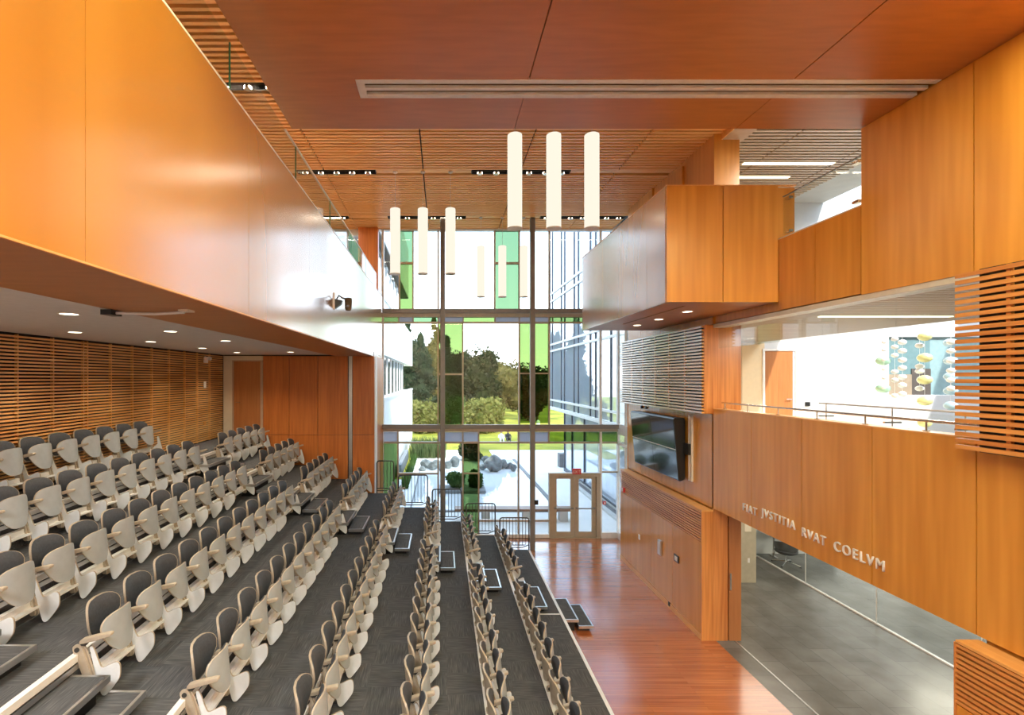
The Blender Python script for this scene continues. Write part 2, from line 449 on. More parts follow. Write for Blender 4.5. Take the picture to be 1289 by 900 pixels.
# ---- rear wall of the seating (far end)
t = struct('wall_rear_seating', panels_x([-5.33, -4.55, -3.70, -2.80], YEND, YEND + .06, ZT(8) + .06, .655), 'veneer_rear', 'warm brown veneered wall at the window end of the seating', 'wall')
obj('lower_board', panels_x([-6.5, -5.33, -4.55, -3.70, -2.80], YEND, YEND + .06, ZF, ZT(8) + .052), 'veneer_rear', t)
obj('end_board', MB().box(-2.66, XF + .03, YEND, YEND + .06, ZF, ZT(8) + .052).box(-2.66, XF + .03, YEND, YEND + .06, ZT(8) + .06, .655), 'veneer_rear', t)
obj('metal_channel', MB().box(-2.78, -2.68, YEND + .02, YEND + .05, ZF, .655), 'alu', t, label='upright grey metal channel')
obj('core', MB().box(-6.62, XF - .0, YEND + .06, YEND + .2, ZF, .80), 'dark', t)
mb = MB().box(-6.5, -6.24, YEND - .01, YEND + .06, ZT(8), .66).box(-6.24, -5.33, YEND - .01, YEND + .06, .53, .66)
struct('trim_5', mb, 'cream_hall', 'cream plaster surround of the brown door above the seating', 'trim')
d = struct('door_1', MB().box(-6.20, -5.40, YEND + .02, YEND + .055, ZT(8) + .01, .50), 'door_wood', 'brown wooden door at the window end of the top tier', 'door')
obj('frame', MB().box(-6.24, -6.20, YEND - .012, YEND + .058, ZT(8), .53).box(-5.40, -5.33, YEND - .012, YEND + .058, ZT(8), .53).box(-6.24, -5.33, YEND - .012, YEND + .058, .50, .53), 'beam_taupe', d)
obj('handle', MB().tube((-6.12, YEND + .02, -.72), (-6.12, YEND - .05, -.72), .012).tube((-6.12, YEND - .045, -.72), (-5.99, YEND - .045, -.72), .011), 'stainless', d, label='metal lever handle')
# return wall beside the window
struct('trim_6', MB().box(XF - .1, XF + .03, YEND + .2, 15.35, ZF, .65), 'white_paint', 'white upright strip beside the window wall under the balcony', 'trim')
struct('wall_left_return', MB().box(XF - .1, XF + .02, 15.35, 16.95, ZF, .65), 'veneer_rear', 'narrow brown veneered wall strip next to the tall window', 'wall')
struct('wall_left_column', MB().box(-2.85, XF - .13, 16.75, 17.0, 2.3, 5.13), 'veneer_rear', 'brown wood column at the window end of the balcony', 'column')

# ---- slatted ceiling
ct = struct('ceiling', MB().box(-6.9, 6.2, YB, 17.3, 5.36, 5.5), 'dark', 'dark ceiling void above the wooden slats', 'ceiling')
SEAMS = [-6.5, -5.39, -2.93, -.47, 1.955, 4.37, 5.90]
TROUGH = [8.71, 12.33, 15.82]
for a, b in zip(SEAMS[:-1], SEAMS[1:]):
    mb = MB(); y = 2.0
    while y < 16.98:
        if all(abs(y + .045 - q) > .13 for q in TROUGH): mb.box(a + .016, b - .016, y, y + .068, 5.15, 5.22)
        y += .1385
    obj('ceiling_slats', mb, 'slat_wood_ceiling', None, 'section of narrow wooden slats in the high hall ceiling', 'slat ceiling', kind='structure')
# cover boards and troughs between the slats
TR = {8.71: [(-6.0, -2.45)], 12.33: [(-3.62, -1.66), (.74, 3.2)], 15.82: [(-1.74, .76), (3.15, 5.86), (-5.2, -3.0)]}
for q in TROUGH:
    segs = sorted(TR[q]); x = -6.5; mb = MB()
    for a, b in segs + [(5.9, 5.9)]:
        if a - x > .05: mb.box(x + .01, a - .01, q - .085, q + .085, 5.17, 5.20)
        x = b
    struct('ceiling_cover_board', mb, 'slat_wood_ceiling', f'flat wooden cover board in the {ORD[TROUGH.index(q)]} lamp line of the slatted ceiling', 'ceiling board')
# ---- big veneered soffit over the gallery
SX = [XF + .004, .985, 3.99, XB]
mb = panels_x(SX, YB, 5.59, 3.39, 3.43)
for a, b in zip(SX[:-1], SX[1:]): mb.box(a + .004, b - .004, 5.95, 6.70, 3.39, 3.43)
mb.box(XF + .004, -.99, 5.59, 5.95, 3.39, 3.43)
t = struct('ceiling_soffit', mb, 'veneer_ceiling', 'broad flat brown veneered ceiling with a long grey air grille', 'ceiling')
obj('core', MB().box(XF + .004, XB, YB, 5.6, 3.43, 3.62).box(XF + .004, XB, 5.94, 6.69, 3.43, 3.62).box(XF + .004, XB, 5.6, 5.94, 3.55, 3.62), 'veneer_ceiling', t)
g = thing('air_grille', 'long grey double-slot air grille in the brown ceiling', 'air grille', (2.35, 5.77, 3.39))
GX0, GX1 = -.985, XB - .03
fr = MB().box(GX0, GX1, 5.59, 5.66, 3.382, 3.42).box(GX0, GX1, 5.745, 5.795, 3.382, 3.42).box(GX0, GX1, 5.88, 5.95, 3.382, 3.42)
fr.box(GX0, GX0 + .09, 5.66, 5.745, 3.382, 3.42).box(GX0, GX0 + .09, 5.795, 5.88, 3.382, 3.42)
obj('frame', fr, 'grille', g)
for a, b in ((5.66, 5.745), (5.795, 5.88)): obj('slot', MB().box(GX0 + .09, GX1, a, b, 3.425, 3.44), 'black', g)

# ---- right-hand wall
YR = [10.354, 11.6, 12.87, 14.14, 15.1]
t = struct('wall_right', panels_y(XB, XB + .05, YR, -2.74, 1.5), 'veneer_gloss', 'orange veneered wall behind the video screens', 'wall')
obj('core', MB().box(XB + .05, 6.285, 10.41, 15.1, ZF, 5.3), 'veneer_side', t)
obj('end_board', MB().box(XB + .0, 6.285, 10.352, 10.40, -2.74, 1.14), 'veneer_end', t)
obj('upper_board', MB().box(XB, XB + .05, 13.36, 15.1, 1.5, 5.3), 'veneer_side', t)
obj('far_edge', MB().box(XB - .01, XB + .3, 15.1, 15.14, -2.8, 1.14), 'ledge_wood', t, label='pale wood edge')
obj('return_board', MB().box(XB, 6.0, 10.35, 10.40, ZF + .001, -2.745), 'veneer_end', t)
obj('return_door', MB().box(6.03, 6.285, 10.35, 10.40, ZF + .001, -2.745), 'door_wood', t, label='darker upright door leaf')
obj('flush_bolt', MB().box(6.045, 6.075, 10.335, 10.352, -4.45, -4.1), 'alu', t, label='slim metal flush pull')
t = struct('wall_right_band', panels_y(XB, XB + .05, [.9, 2.71, 3.98, 5.255, 6.53, 7.81, 9.08, 10.345], -2.74, -.655), 'veneer_side', 'orange veneered band carrying the metal inscription', 'wall')
obj('core', MB().box(XB + .05, XB + .2, .9, 10.35, -2.735, -.66), 'door_wood', t)
obj('cap', MB().box(XB - .006, XB + .22, .9, 10.35, -.655, -.635), 'ledge_wood', t, label='pale wood cap')
t = struct('wall_right_parapet', panels_y(XB, XB + .05, [6.70, 7.53, 8.345], 1.15, 2.345), 'veneer_side', 'deep orange parapet between the jutting box and the tall wall', 'wall')
obj('core', MB().box(XB + .05, XB + .15, 6.70, 13.3, 1.15, 2.34), 'veneer_side', t)
obj('cap', MB().box(XB - .004, XB + .16, 6.70, 8.345, 2.345, 2.362), 'alu_white', t, label='slim pale cap')
t = struct('wall_right_upper', panels_y(XB - .012, XB + .05, [.9, 2.73, 4.0, 5.27, 6.69], 1.13, 3.385), 'veneer_side', 'tall golden veneered wall under the brown ceiling', 'wall')
obj('core', MB().box(XB + .05, XB + .3, YB, 6.69, 1.13, 5.3), 'veneer_side', t)
struct('wall_right_lower', MB().box(XB + .05, XB + .2, YB, 5.2, ZF, -2.74).box(XB + .05, XB + .2, YB, .9, -2.74, 1.13), 'veneer_side', 'veneered wall behind the slatted low cabinet', 'wall')
struct('ceiling_channel', MB().box(XB - .0, XB + .28, 5.2, 10.35, 1.06, 1.13), 'light_trim', 'pale metal channel along the top of the upper opening', 'trim')
# jutting box
bx = struct('wall_right_bay', panels_x([3.80, 4.76, XB], 8.345, 8.385, 1.29, 3.26), 'veneer_side', 'big orange veneered box jutting out under the slatted ceiling', 'bay')
obj('side_board', panels_y(3.80, 3.84, [8.386, 9.15, 10.38, 11.66, 13.35], 1.29, 3.26, .005), 'veneer', bx)
obj('core', MB().box(3.84, XB + .3, 8.385, 13.34, 1.32, 3.24), 'veneer_side', bx)
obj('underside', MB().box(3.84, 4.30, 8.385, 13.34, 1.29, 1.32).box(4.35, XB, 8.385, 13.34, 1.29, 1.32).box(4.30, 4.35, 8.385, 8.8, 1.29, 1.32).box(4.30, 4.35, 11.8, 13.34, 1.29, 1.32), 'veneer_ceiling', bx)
obj('slot', MB().box(4.30, 4.35, 8.8, 11.8, 1.305, 1.32), 'black', bx, label='dark air slot')
obj('cap', MB().box(3.795, XB + .3, 8.34, 8.40, 3.26, 3.275).box(3.795, 3.85, 8.40, 13.35, 3.26, 3.275), 'ledge_wood', bx)
# column, beam and far ceilings
cl = struct('wall_upper_column', MB().box(5.70, 6.38, 11.7, 12.3, 1.6, 5.04), 'veneer_side', 'square orange wood column behind the jutting box', 'column')
b = struct('ceiling_beam', MB().box(5.92, 6.38, YB, 15.1, 5.04, 5.3), 'beam_taupe', 'taupe bulkhead beam beside the slatted ceiling', 'beam')
obj('edge_board', MB().box(5.90, 5.92, YB, 15.1, 5.04, 5.22), 'slat_wood_ceiling', b)
mb = MB(); y = 2.0
while y < 15.4:
    for a, c in ((6.40, 7.42), (7.45, 9.30), (9.33, 9.98)): mb.box(a, c, y, y + .07, 5.10, 5.15)
    y += .138
struct('ceiling_upper_slats', mb, 'slat_taupe', 'pale taupe slatted ceiling of the upper corridor', 'slat ceiling')
struct('ceiling_upper', MB().box(6.2, 10.0, YB, 15.6, 5.25, 5.5), 'dark', 'dark void over the taupe slats', 'ceiling')
mb = MB(); y = 1.0
while y < 15.4:
    mb.box(5.99, 10.05, y, y + .09, 1.13, 1.16); y += .138
struct('ceiling_corridor_slats', mb, 'slat_taupe', 'pale taupe slatted ceiling of the middle corridor', 'slat ceiling')
struct('floor_upper', MB().box(XB + .15, 10.05, YB, 15.5, 1.22, 1.6), 'cream_hall', 'floor slab of the upper corridor', 'floor')
t = struct('floor_corridor', MB().box(XB + .2, 8.6, YB, 10.42, -2.735, -1.57).box(6.285, 12, 10.42, 15.5, -2.735, -1.57), 'cream_hall', 'floor slab of the middle corridor above the lobby', 'floor')
# white atrium beyond
struct('wall_atrium', MB().box(6.285, 14.05, 15.5, 15.7, ZF, 8).box(14.05, 17.3, 15.5, 15.7, ZF, -.55).box(14.05, 17.3, 15.5, 15.7, 1.30, 8).box(17.3, 18.2, 15.5, 15.7, ZF, 8), 'white_wall', 'white wall of the bright space beyond the corridor', 'wall')
struct('wall_atrium_side', MB().box(18.2, 18.4, YB, 15.7, ZF, 8), 'white_wall', 'far white side wall beyond the corridor', 'wall')
struct('wall_back', MB().box(-6.9, 18.4, YB - .2, YB, ZF, 8), 'cream_hall', 'wall behind the gallery', 'wall')
struct('ceiling_roof', MB().box(-7, 12.0, YB, 17.35, 5.52, 5.7).box(12.0, 18.4, YB, 4.2, 5.52, 5.7), 'concrete', 'flat roof over the hall', 'roof')  # edge run out over the atrium to cut daylight on its white wall
struct('wall_cream', MB().box(9.42, 10.12, 15.46, 15.5, -1.57, 1.12), 'cream_wall', 'cream wall strip beside the corridor door', 'wall')

# ---- window wall
S = 620 / YW
ux = lambda u: (u - 556.5) / S
vz = lambda v: (476 - v) / S
w = thing('window_1', 'tall glazed window wall with green tinted panes facing the garden', 'window', (2.0, YW, ZF), kind='structure')
PANES = [(482, 503, 290, 389, 'clear'), (503, 520, 290, 331.5, 'mint'), (503, 520, 331.5, 389, 'green'), (520, 551.5, 290, 389, 'clear'), (551.5, 622.6, 290, 389, 'clear'),
         (622.6, 653.5, 290, 331.5, 'mint'), (622.6, 653.5, 331.5, 389, 'mint'), (653.5, 691, 290, 389, 'clear'), (691, 755.5, 290, 389, 'clear'), (755.5, 778, 290, 389, 'clear'),
         (482, 502, 399, 405.5, 'green'), (502, 520, 399, 405.5, 'grey'), (520, 551.5, 399, 405.5, 'mint'), (551.5, 583, 399, 405.5, 'grey'), (583, 623, 399, 405.5, 'green'),
         (623, 653.5, 399, 405.5, 'grey'), (653.5, 691, 399, 405.5, 'grey'), (691, 755.5, 399, 405.5, 'green'), (755.5, 778, 399, 405.5, 'green'),
         (482, 551.5, 407, 533, 'clear'), (551.5, 582.5, 407, 471, 'green'), (551.5, 582.5, 471, 533, 'green'), (582.5, 653.5, 407, 533, 'clear'),
         (653.5, 691, 407, 470, 'green'), (653.5, 691, 470, 533, 'green'), (691, 755.5, 407, 533, 'clear'), (755.5, 778, 407, 533, 'clear'),
         (482, 501, 543.5, 556, 'grey'), (501, 551.5, 543.5, 556, 'clear'), (551.5, 582.5, 543.5, 556, 'grey'), (582.5, 602.5, 543.5, 556, 'grey'), (602.5, 652.5, 543.5, 556, 'clear'),
         (652.5, 690.5, 543.5, 556, 'grey'), (690.5, 755.5, 543.5, 556, 'green'), (755.5, 778, 543.5, 556, 'green'),
         (482, 501, 557.5, 672, 'green'), (501, 551.5, 557.5, 596, 'clear'), (501, 551.5, 596, 672, 'clear'), (551.5, 582.5, 557.5, 672, 'clear'), (582.5, 602.5, 557.5, 595.5, 'green'),
         (582.5, 602.5, 595.5, 672, 'green'), (602.5, 652.5, 557.5, 655, 'clear'), (602.5, 652.5, 655, 672, 'clear'), (652.5, 690.5, 557.5, 655, 'clear'), (652.5, 690.5, 655, 672, 'clear'),
         (690.5, 755.5, 557.5, 593, 'clear'), (755.5, 778, 557.5, 593, 'clear'), (755.5, 778, 593, 670, 'clear')]
for kind, lab in (('clear', 'clear panes'), ('green', 'lime green panes'), ('mint', 'mint green panes'), ('grey', 'frosted pale panes')):
    mb = MB()
    for a, b, c, d, q in PANES:
        if q == kind: mb.box(ux(a) + .01, ux(b) - .01, YW - .004, YW + .004, vz(d) + .005, vz(c) - .005)
    obj('glazing', mb, 'glass_' + kind, w, label=lab)
mb = MB()
def vm(u, v0, v1, wpx=1.9, dy=.06): mb.box(ux(u) - wpx / 2 / S, ux(u) + wpx / 2 / S, YW - dy, YW + dy, vz(v1), vz(v0))
def hm(v, u0, u1, hpx=1.9, dy=.058): mb.box(ux(u0), ux(u1), YW - dy, YW + dy, vz(v) - hpx / 2 / S, vz(v) + hpx / 2 / S)
for u in (503, 520, 551.5, 622.6, 653.5, 691): vm(u, 289, 390)
for u in (502, 520, 551.5, 583, 623, 653.5, 691): vm(u, 398, 407, 1.5)
for u in (551.5, 582.5, 653.5, 691): vm(u, 406, 534)
for u in (501, 551.5, 582.5, 602.5, 652.5, 690.5): vm(u, 542, 558, 1.7)
for u in (501, 551.5, 582.5, 602.5, 652.5): vm(u, 557, 673)
hm(331.5, 503, 520, 2.6); hm(331.5, 622.6, 653.5, 2.6); hm(406.3, 482, 778, 2.2); hm(471, 551.5, 582.5, 2.2); hm(470, 653.5, 691); hm(557, 482, 778, 2.2)
hm(596, 501, 551.5); hm(595.5, 582.5, 602.5); hm(655, 602.5, 690.5, 2.2); hm(594, 755.5, 778, 1.8)
obj('mullion', mb, 'mullion', w, label='slim champagne coloured bars')
mb = MB()
for u in (482, 755.5, 778): vm(u, 289, 674, 2.6, .08)
hm(289.5, 480, 778, 2.4, .09); hm(673.7, 480, 690.5, 4.4, .11); hm(672.8, 756, 778, 7, .11)
obj('frame', mb, 'frame_white', w, label='white outer frame')
mb = MB()
for v in (396.5, 540.2): mb.box(ux(481), ux(778), YW - .09, YW + .12, vz(v) - 2.9 / S, vz(v) + 2.9 / S)
obj('transom', mb, 'mullion', w, label='deep horizontal bars')
mb = MB().box(-6.5, -2.86, YW, YW + .15, 2.3, 2.6).box(-6.5, -2.86, YW, YW + .15, 4.95, 5.3).box(-6.5, -4.6, YW, YW + .15, 2.3, 5.3)
for x in (-4.6, -3.75, -3.3, -2.86): mb.box(x - .03, x + .03, YW - .05, YW + .12, 2.3, 5.2)
mb.box(-2.2, 6.3, YW - .1, YW + .2, 5.13, 5.5)
struct('wall_window_end', mb, 'frame_white', 'white framed wall piece at the window end of the balcony', 'wall')
w2 = thing('window_2', 'small balcony window with one green pane at the end of the glass guard', 'window', (-3.7, YW, 2.6), kind='structure')
obj('glazing', MB().box(-4.57, -3.78, YW, YW + .008, 2.6, 4.95).box(-3.27, -2.89, YW, YW + .008, 2.6, 4.95), 'glass_clear', w2)
obj('glazing', MB().box(-3.72, -3.33, YW, YW + .008, 2.6, 4.95), 'glass_mint', w2, label='mint green pane')
# wall below the balcony level beyond the hall
struct('wall_window_left', MB().box(-6.9, XF - .03, YW - .02, YW + .12, ZF, 2.3), 'white_paint', 'white outer wall left of the window wall', 'wall')
# return glazing on the right
w3 = thing('window_3', 'narrow glazed return of the window wall beside the slatted panel', 'window', (6.1, 16.1, ZF), kind='structure')
mb = MB()
for y in (16.35, 15.62): mb.box(6.06, 6.14, y - .03, y + .03, ZF, 5.15)
for z, h in ((2.2, .14), (-1.75, .17), (-2.25, .05), (ZF + .12, .12), (-3.3, .05)): mb.box(6.05, 6.15, 15.1, YW - .12, z - h, z + h)
obj('frame', mb, 'frame_white', w3)
obj('glazing', MB().box(6.097, 6.103, 15.1, YW - .06, ZF, 5.15), 'glass_clear', w3)
# steel columns and beams
for i, (u0, u1, yc) in enumerate(((554.2, 560.2, 15.85), (667.3, 673.3, 15.85))):
    s = 620 / yc; a = (u0 - 556.5) / s; b = (u1 - 556.5) / s; r = (b - a) / 2
    c = struct(f'wall_column_{i + 1}', MB().box(a, b, yc - r, yc + r, ZF, 5.15), 'steel_beam', ('slim square steel column in front of the window, behind the rail ends', 'slim square steel column beside the glazed double door')[i], 'column', bevel=.015)
    if i: obj('call_box', MB().box(a + .12, b + .09, yc - r - .03, yc - r, -4.05, -3.9), 'black', c, label='small black box')
for i, v in enumerate((391.5, 537.0)):
    y = 16.75; s = 620 / y; z = (476 - v) / s
    bm_ = MB().box(-2.03, 6.0, y - .06, y + .06, z - 2.6 / s, z + 2.6 / s)
    struct(f'wall_beam_{i + 1}', bm_, 'steel_beam', ('upper horizontal steel beam across the window wall', 'lower horizontal steel beam across the window wall')[i], 'beam')
# glazed double door
d = thing('door_2', 'glazed double door in champagne frame with push bars, below the red sign', 'door', (ux(723), YW, ZF), kind='structure')
z0, z1 = ZF, vz(595.2)
obj('frame', MB().box(ux(690.8), ux(695.5), YW - .09, YW + .09, z0, z1).box(ux(750), ux(755.2), YW - .09, YW + .09, z0, z1).box(ux(695.5), ux(750), YW - .09, YW + .09, vz(599.2), z1).box(ux(690.8), ux(755.2), YW - .12, YW + .12, z0, z0 + .02), 'mullion', d)
for a, b in ((695.8, 722.6), (723.0, 749.8)):
    x0, x1 = ux(a), ux(b); zb, zt = z0 + .025, vz(599.4)
    st = 4.6 / S if a < 700 else 5.2 / S
    lf = MB().box(x0, x0 + st, YW - .03, YW + .03, zb, zt).box(x1 - st, x1, YW - .03, YW + .03, zb, zt).box(x0 + st, x1 - st, YW - .03, YW + .03, zb, vz(669)).box(x0 + st, x1 - st, YW - .03, YW + .03, vz(602.5), zt)
    l = obj('leaf', lf, 'mullion', d)
    obj('pane', MB().box(x0 + st, x1 - st, YW - .004, YW + .004, vz(669), vz(602.5)), 'glass_clear', l)
    pb = MB().tube((x0 + .05, YW - .09, vz(639.3)), (x1 - .05, YW - .09, vz(639.3)), .022)
    for x in (x0 + .07, x1 - .07): pb.box(x - .03, x + .03, YW - .1, YW - .03, vz(640.3), vz(638.2))
    obj('push_bar', pb, 'steel_beam', l)
    obj('door_closer', MB().box((x0 + x1) / 2 - .16, (x0 + x1) / 2 + .16, YW - .085, YW - .03, vz(602), vz(600)), 'mullion', l)
# ================================================================== SEATS
def chaikin(p, n=2):
    for _ in range(n):
        q = []
        for i in range(len(p)):
            a, b = p[i], p[(i + 1) % len(p)]
            q += [(a[0] * .75 + b[0] * .25, a[1] * .75 + b[1] * .25), (a[0] * .25 + b[0] * .75, a[1] * .25 + b[1] * .75)]
        p = q
    return p
def egg(c, cz, hw, hh, n=28, low=.60, pw=.62):
    pts = []
    for i in range(n):
        a = 2 * math.pi * i / n
        ca, sa = math.cos(a), math.sin(a)
        y = math.copysign(abs(ca) ** pw, ca); z = math.copysign(abs(sa) ** pw, sa)
        t = min(1, max(0, (z + 1) / 1.25)); wf = low + (1 - low) * t * t * (3 - 2 * t)
        pts.append((c + hw * y * wf, cz + hh * z))
    return pts
def two_mat(o, mat, faces):
    o.data.materials.append(MATS[mat])
    for i in faces: o.data.polygons[i].material_index = 1
PITCH = .55; CY = PITCH / 2 + .012
def make_chair(last):
    t = thing('auditorium_chair', 'x', 'chair', (0, 0, 0), 'tip-up auditorium chairs on the carpeted tiers')
    # backrest shell and pad
    o1 = egg(CY, .635, .238, .195)
    fx = lambda y, z: -.032 + .085 * ((y - CY) / .24) ** 2 - .10 * (z - .63)
    n = len(o1)
    b = obj('backrest', MB().slab(o1, lambda a, b, t_: (fx(a, b) + .012, a, b), lambda a, b, t_: (fx(a, b) - .012, a, b)), 'ply', t, smooth=40)
    o2 = egg(CY, .642, .228, .184)
    obj('back_pad', MB().slab(o2, lambda a, b, t_: (fx(a, b) + .018 + .04 * (1 - t_ ** 4), a, b), lambda a, b, t_: (fx(a, b) + .010, a, b)), 'upholstery', t, smooth=50, label='charcoal upholstered pad')
    # seat, tipped up
    o3 = egg(CY, .535, .225, .195, low=.66)
    gx = lambda y, z: .245 - .09 * (z - .53) - .080 * ((y - CY) / .22) ** 2
    s = obj('seat', MB().slab(o3, lambda a, b, t_: (gx(a, b) + .012, a, b), lambda a, b, t_: (gx(a, b) - .006, a, b)), 'shell', t, smooth=40, label='pale moulded seat shell, tipped up')
    two_mat(s, 'ply', range(len(s.data.polygons) - n, len(s.data.polygons)))
    o4 = egg(CY, .54, .215, .185, low=.66)
    obj('seat_pad', MB().slab(o4, lambda a, b, t_: (gx(a, b) - .012, a, b), lambda a, b, t_: (gx(a, b) - .02 - .055 * (1 - t_ ** 5), a, b)), 'upholstery', t, smooth=50, label='charcoal upholstered pad')
    # side standards
    plate = chaikin([(-.042, .505), (-.045, .455), (-.02, .41), (.085, .13), (.105, .095), (.145, .098), (.155, .14), (.055, .475), (.015, .52)])
    neck = [(.078, .45), (.088, .476), (.115, .47), (.178, .29), (.20, .272), (.235, .285), (.315, .325), (.348, .326), (.366, .297), (.368, .215), (.355, .16), (.245, .022), (.215, .010), (.195, .018), (.178, .05)]
    def standard(y):
        st = obj('side_standard', MB().prism(plate, 'y', y - .022, y - .003).prism([(a + .014, b - .008) for a, b in plate], 'y', y + .003, y + .020), 'ply', t)
        obj('pivot_bolt', MB().tube((0, y - .032, .468), (0, y + .024, .468), .022, 14), 'dark', st)
        ar = chaikin([(.02, .525), (.02, .55), (.05, .572), (.285, .628), (.313, .625), (.315, .60), (.298, .588), (.05, .520)])
        a = obj('armrest', MB().prism(ar, 'y', y - .028, y + .03), 'ply', t, bevel=.008)
        obj('arm_bracket', MB().prism([(.02, .50), (.07, .50), (.12, .555), (.03, .535)], 'y', y - .012, y + .012), 'dark', a)
    def tablet(y, flip):
        p = [(.30 - .55 * (a - .078) - .0, b) if flip else (a, b) for a, b in neck]
        if flip: p = [(.21, .45), (.225, .482), (.256, .478), (.275, .40), (.335, .20), (.335, .06), (.30, .04), (.155, .165), (.13, .205), (.145, .26), (.215, .30), (.23, .34)]
        o = obj('writing_tablet', MB().prism(chaikin(p), 'y', y, y + .018), 'tablet_white', t, label='white folding writing tablet, hanging down')
        two_mat(o, 'ply', range(2, len(o.data.polygons)))
    standard(0)
    if not last: tablet(.028, False)
    else:
        standard(PITCH); tablet(PITCH + .026, True)
    remember(t)
    return t
protos = {False: make_chair(False), True: make_chair(True)}
used = {False: False, True: False}
def proj(x, y, z): return 556.5 + 620 * x / y, 476 - 620 * z / y
def in_view(x0, y0, z0):
    for dx in (-.05, .42):
        for dy in (0, .55):
            for dz in (.05, .82):
                if y0 + dy > .5:
                    u, v = proj(x0 + dx, y0 + dy, z0 + dz)
                    if -2 < u < 1291 and -2 < v < 902: return True
    return False
NEAR = (4.61, 11); FAR = (11.76, 5)
beam_proto = None
for j in range(1, 10):
    x0, z0 = XT(j), ZT(j - 1)
    for block, (ya, cnt) in (('near', NEAR), ('far', FAR)):
        if block == 'far' and j == 9: continue
        firsty = None
        for i in range(cnt):
            y = ya + i * PITCH; last = i == cnt - 1
            if not in_view(x0, y, z0): continue
            if firsty is None: firsty = y
            if block == 'near':
                c = cnt - 1 - i
                lab = f'{ORD[j - 1]} row up from the wood floor, {ORD[c]} tip-up chair counted back from the cross aisle'
            else: lab = f'{ORD[j - 1]} row up from the wood floor, {ORD[i]} tip-up chair beyond the cross aisle'
            if not used[last]:
                used[last] = True; c_ = protos[last]; c_.location = (x0, y, z0); c_['label'] = lab
            else: dup(protos[last], (x0, y, z0), lab)
        if firsty is None: continue
        # rail that carries the seats of this row
        yb = ya + cnt * PITCH
        where = 'before the cross aisle' if block == 'near' else 'beyond the cross aisle'
        bt_ = thing('seat_rail', f'pale metal rail carrying the {ORD[j - 1]} seat row up from the floor, {where}', 'seat rail', (x0, firsty, z0), 'rails under the chair rows')
        obj('tube', MB().box(x0 + .045, x0 + .105, firsty, yb, z0 + .19, z0 + .25).box(x0 + .105, x0 + .165, firsty, yb, z0 + .165, z0 + .19).box(x0 + .095, x0 + .11, firsty, yb, z0 + .165, z0 + .21), 'alu_white', bt_)
        for i in range(cnt):
            y = ya + i * PITCH + .275
            if y < firsty: continue
            br = MB().prism([(x0 + .002, z0 + .10), (x0 + .05, z0 + .162), (x0 + .18, z0 + .162), (x0 + .18, z0 + .13), (x0 + .08, z0 + .10), (x0 + .002, z0 + .03)], 'y', y - .03, y + .03)
            obj('bracket', br, 'dark', bt_)

# ---- aisle steps
def steps(x0, z0, y0, y1, label, group):
    t = thing('aisle_step', label, 'step', (x0 + .35, (y0 + y1) / 2, z0), group)
    for nm, a, b, h in (('upper_step', x0 + .012, x0 + .365, .28), ('lower_step', x0 + .368, x0 + .69, .14)):
        tr = obj(nm, MB().box(a, b - .03, y0 + .03, y1 - .03, z0 + h - .05, z0 + h), 'carpet', t)
        obj('edge_trim', MB().box(b - .03, b, y0, y1, z0 + h - .055, z0 + h + .003).box(a, b - .03, y0, y0 + .03, z0 + h - .055, z0 + h + .003).box(a, b - .03, y1 - .03, y1, z0 + h - .055, z0 + h + .003), 'alu', tr, label='pale metal edging')
        obj('plinth', MB().box(a, b - .07, y0 + .09, y1 - .09, z0 + .001, z0 + h - .05), 'black', tr)
for j in range(1, 9):
    steps(XT(j), ZT(j - 1), 10.68, 11.72, f'carpeted double step in the cross aisle up to the {ORD[j]} tier', 'steps in the cross aisle')
for j in (6, 7):
    steps(XT(j), ZT(j - 1), 3.45, 4.51, f'carpeted double step at the gallery end up to the {ORD[j]} tier', 'steps at the gallery end')
steps(XT(0), ZF, 10.68, 11.72, 'carpeted double step from the wood floor up to the lowest tier', 'steps in the cross aisle')

# ---- guard rails at the window end
for k in range(5):
    a = XT(k + 1) + (.11 if k < 4 else .47); b = XT(k) - .03; y = 14.58; zb = ZT(k); zt = zb + .97; r = .07
    t = thing('guard_rail', f'dark steel guard rail at the window end of the {ORD[k]} tier', 'guard rail', ((a + b) / 2, y, zb), 'guard rails at the window end')
    pts = [(a, y, zb + .01), (a, y, zt - r), (a + .02, y, zt - .02), (a + r, y, zt), (b - r, y, zt), (b - .02, y, zt - .02), (b, y, zt - r), (b, y, zb + .01)]
    obj('frame', MB().path(pts, .019), 'rail_steel', t, smooth=50)
    obj('bottom_bar', MB().path([(a, y, zb + .16), (b - .12, y, zb + .16)], .014).path([(a, y, zb + .09), (b - .20, y, zb + .09), (b - .1, y, zb + .13), (b - .02, y, zb + .16)], .014), 'rail_steel', t, smooth=50)
    n = 8 if k < 4 else 4
    for i in range(n):
        x = a + (b - a) * (i + 1) / (n + 1)
        obj('baluster', MB().tube((x, y, zb + .16), (x, y, zt), .008, 6), 'rail_steel', t)

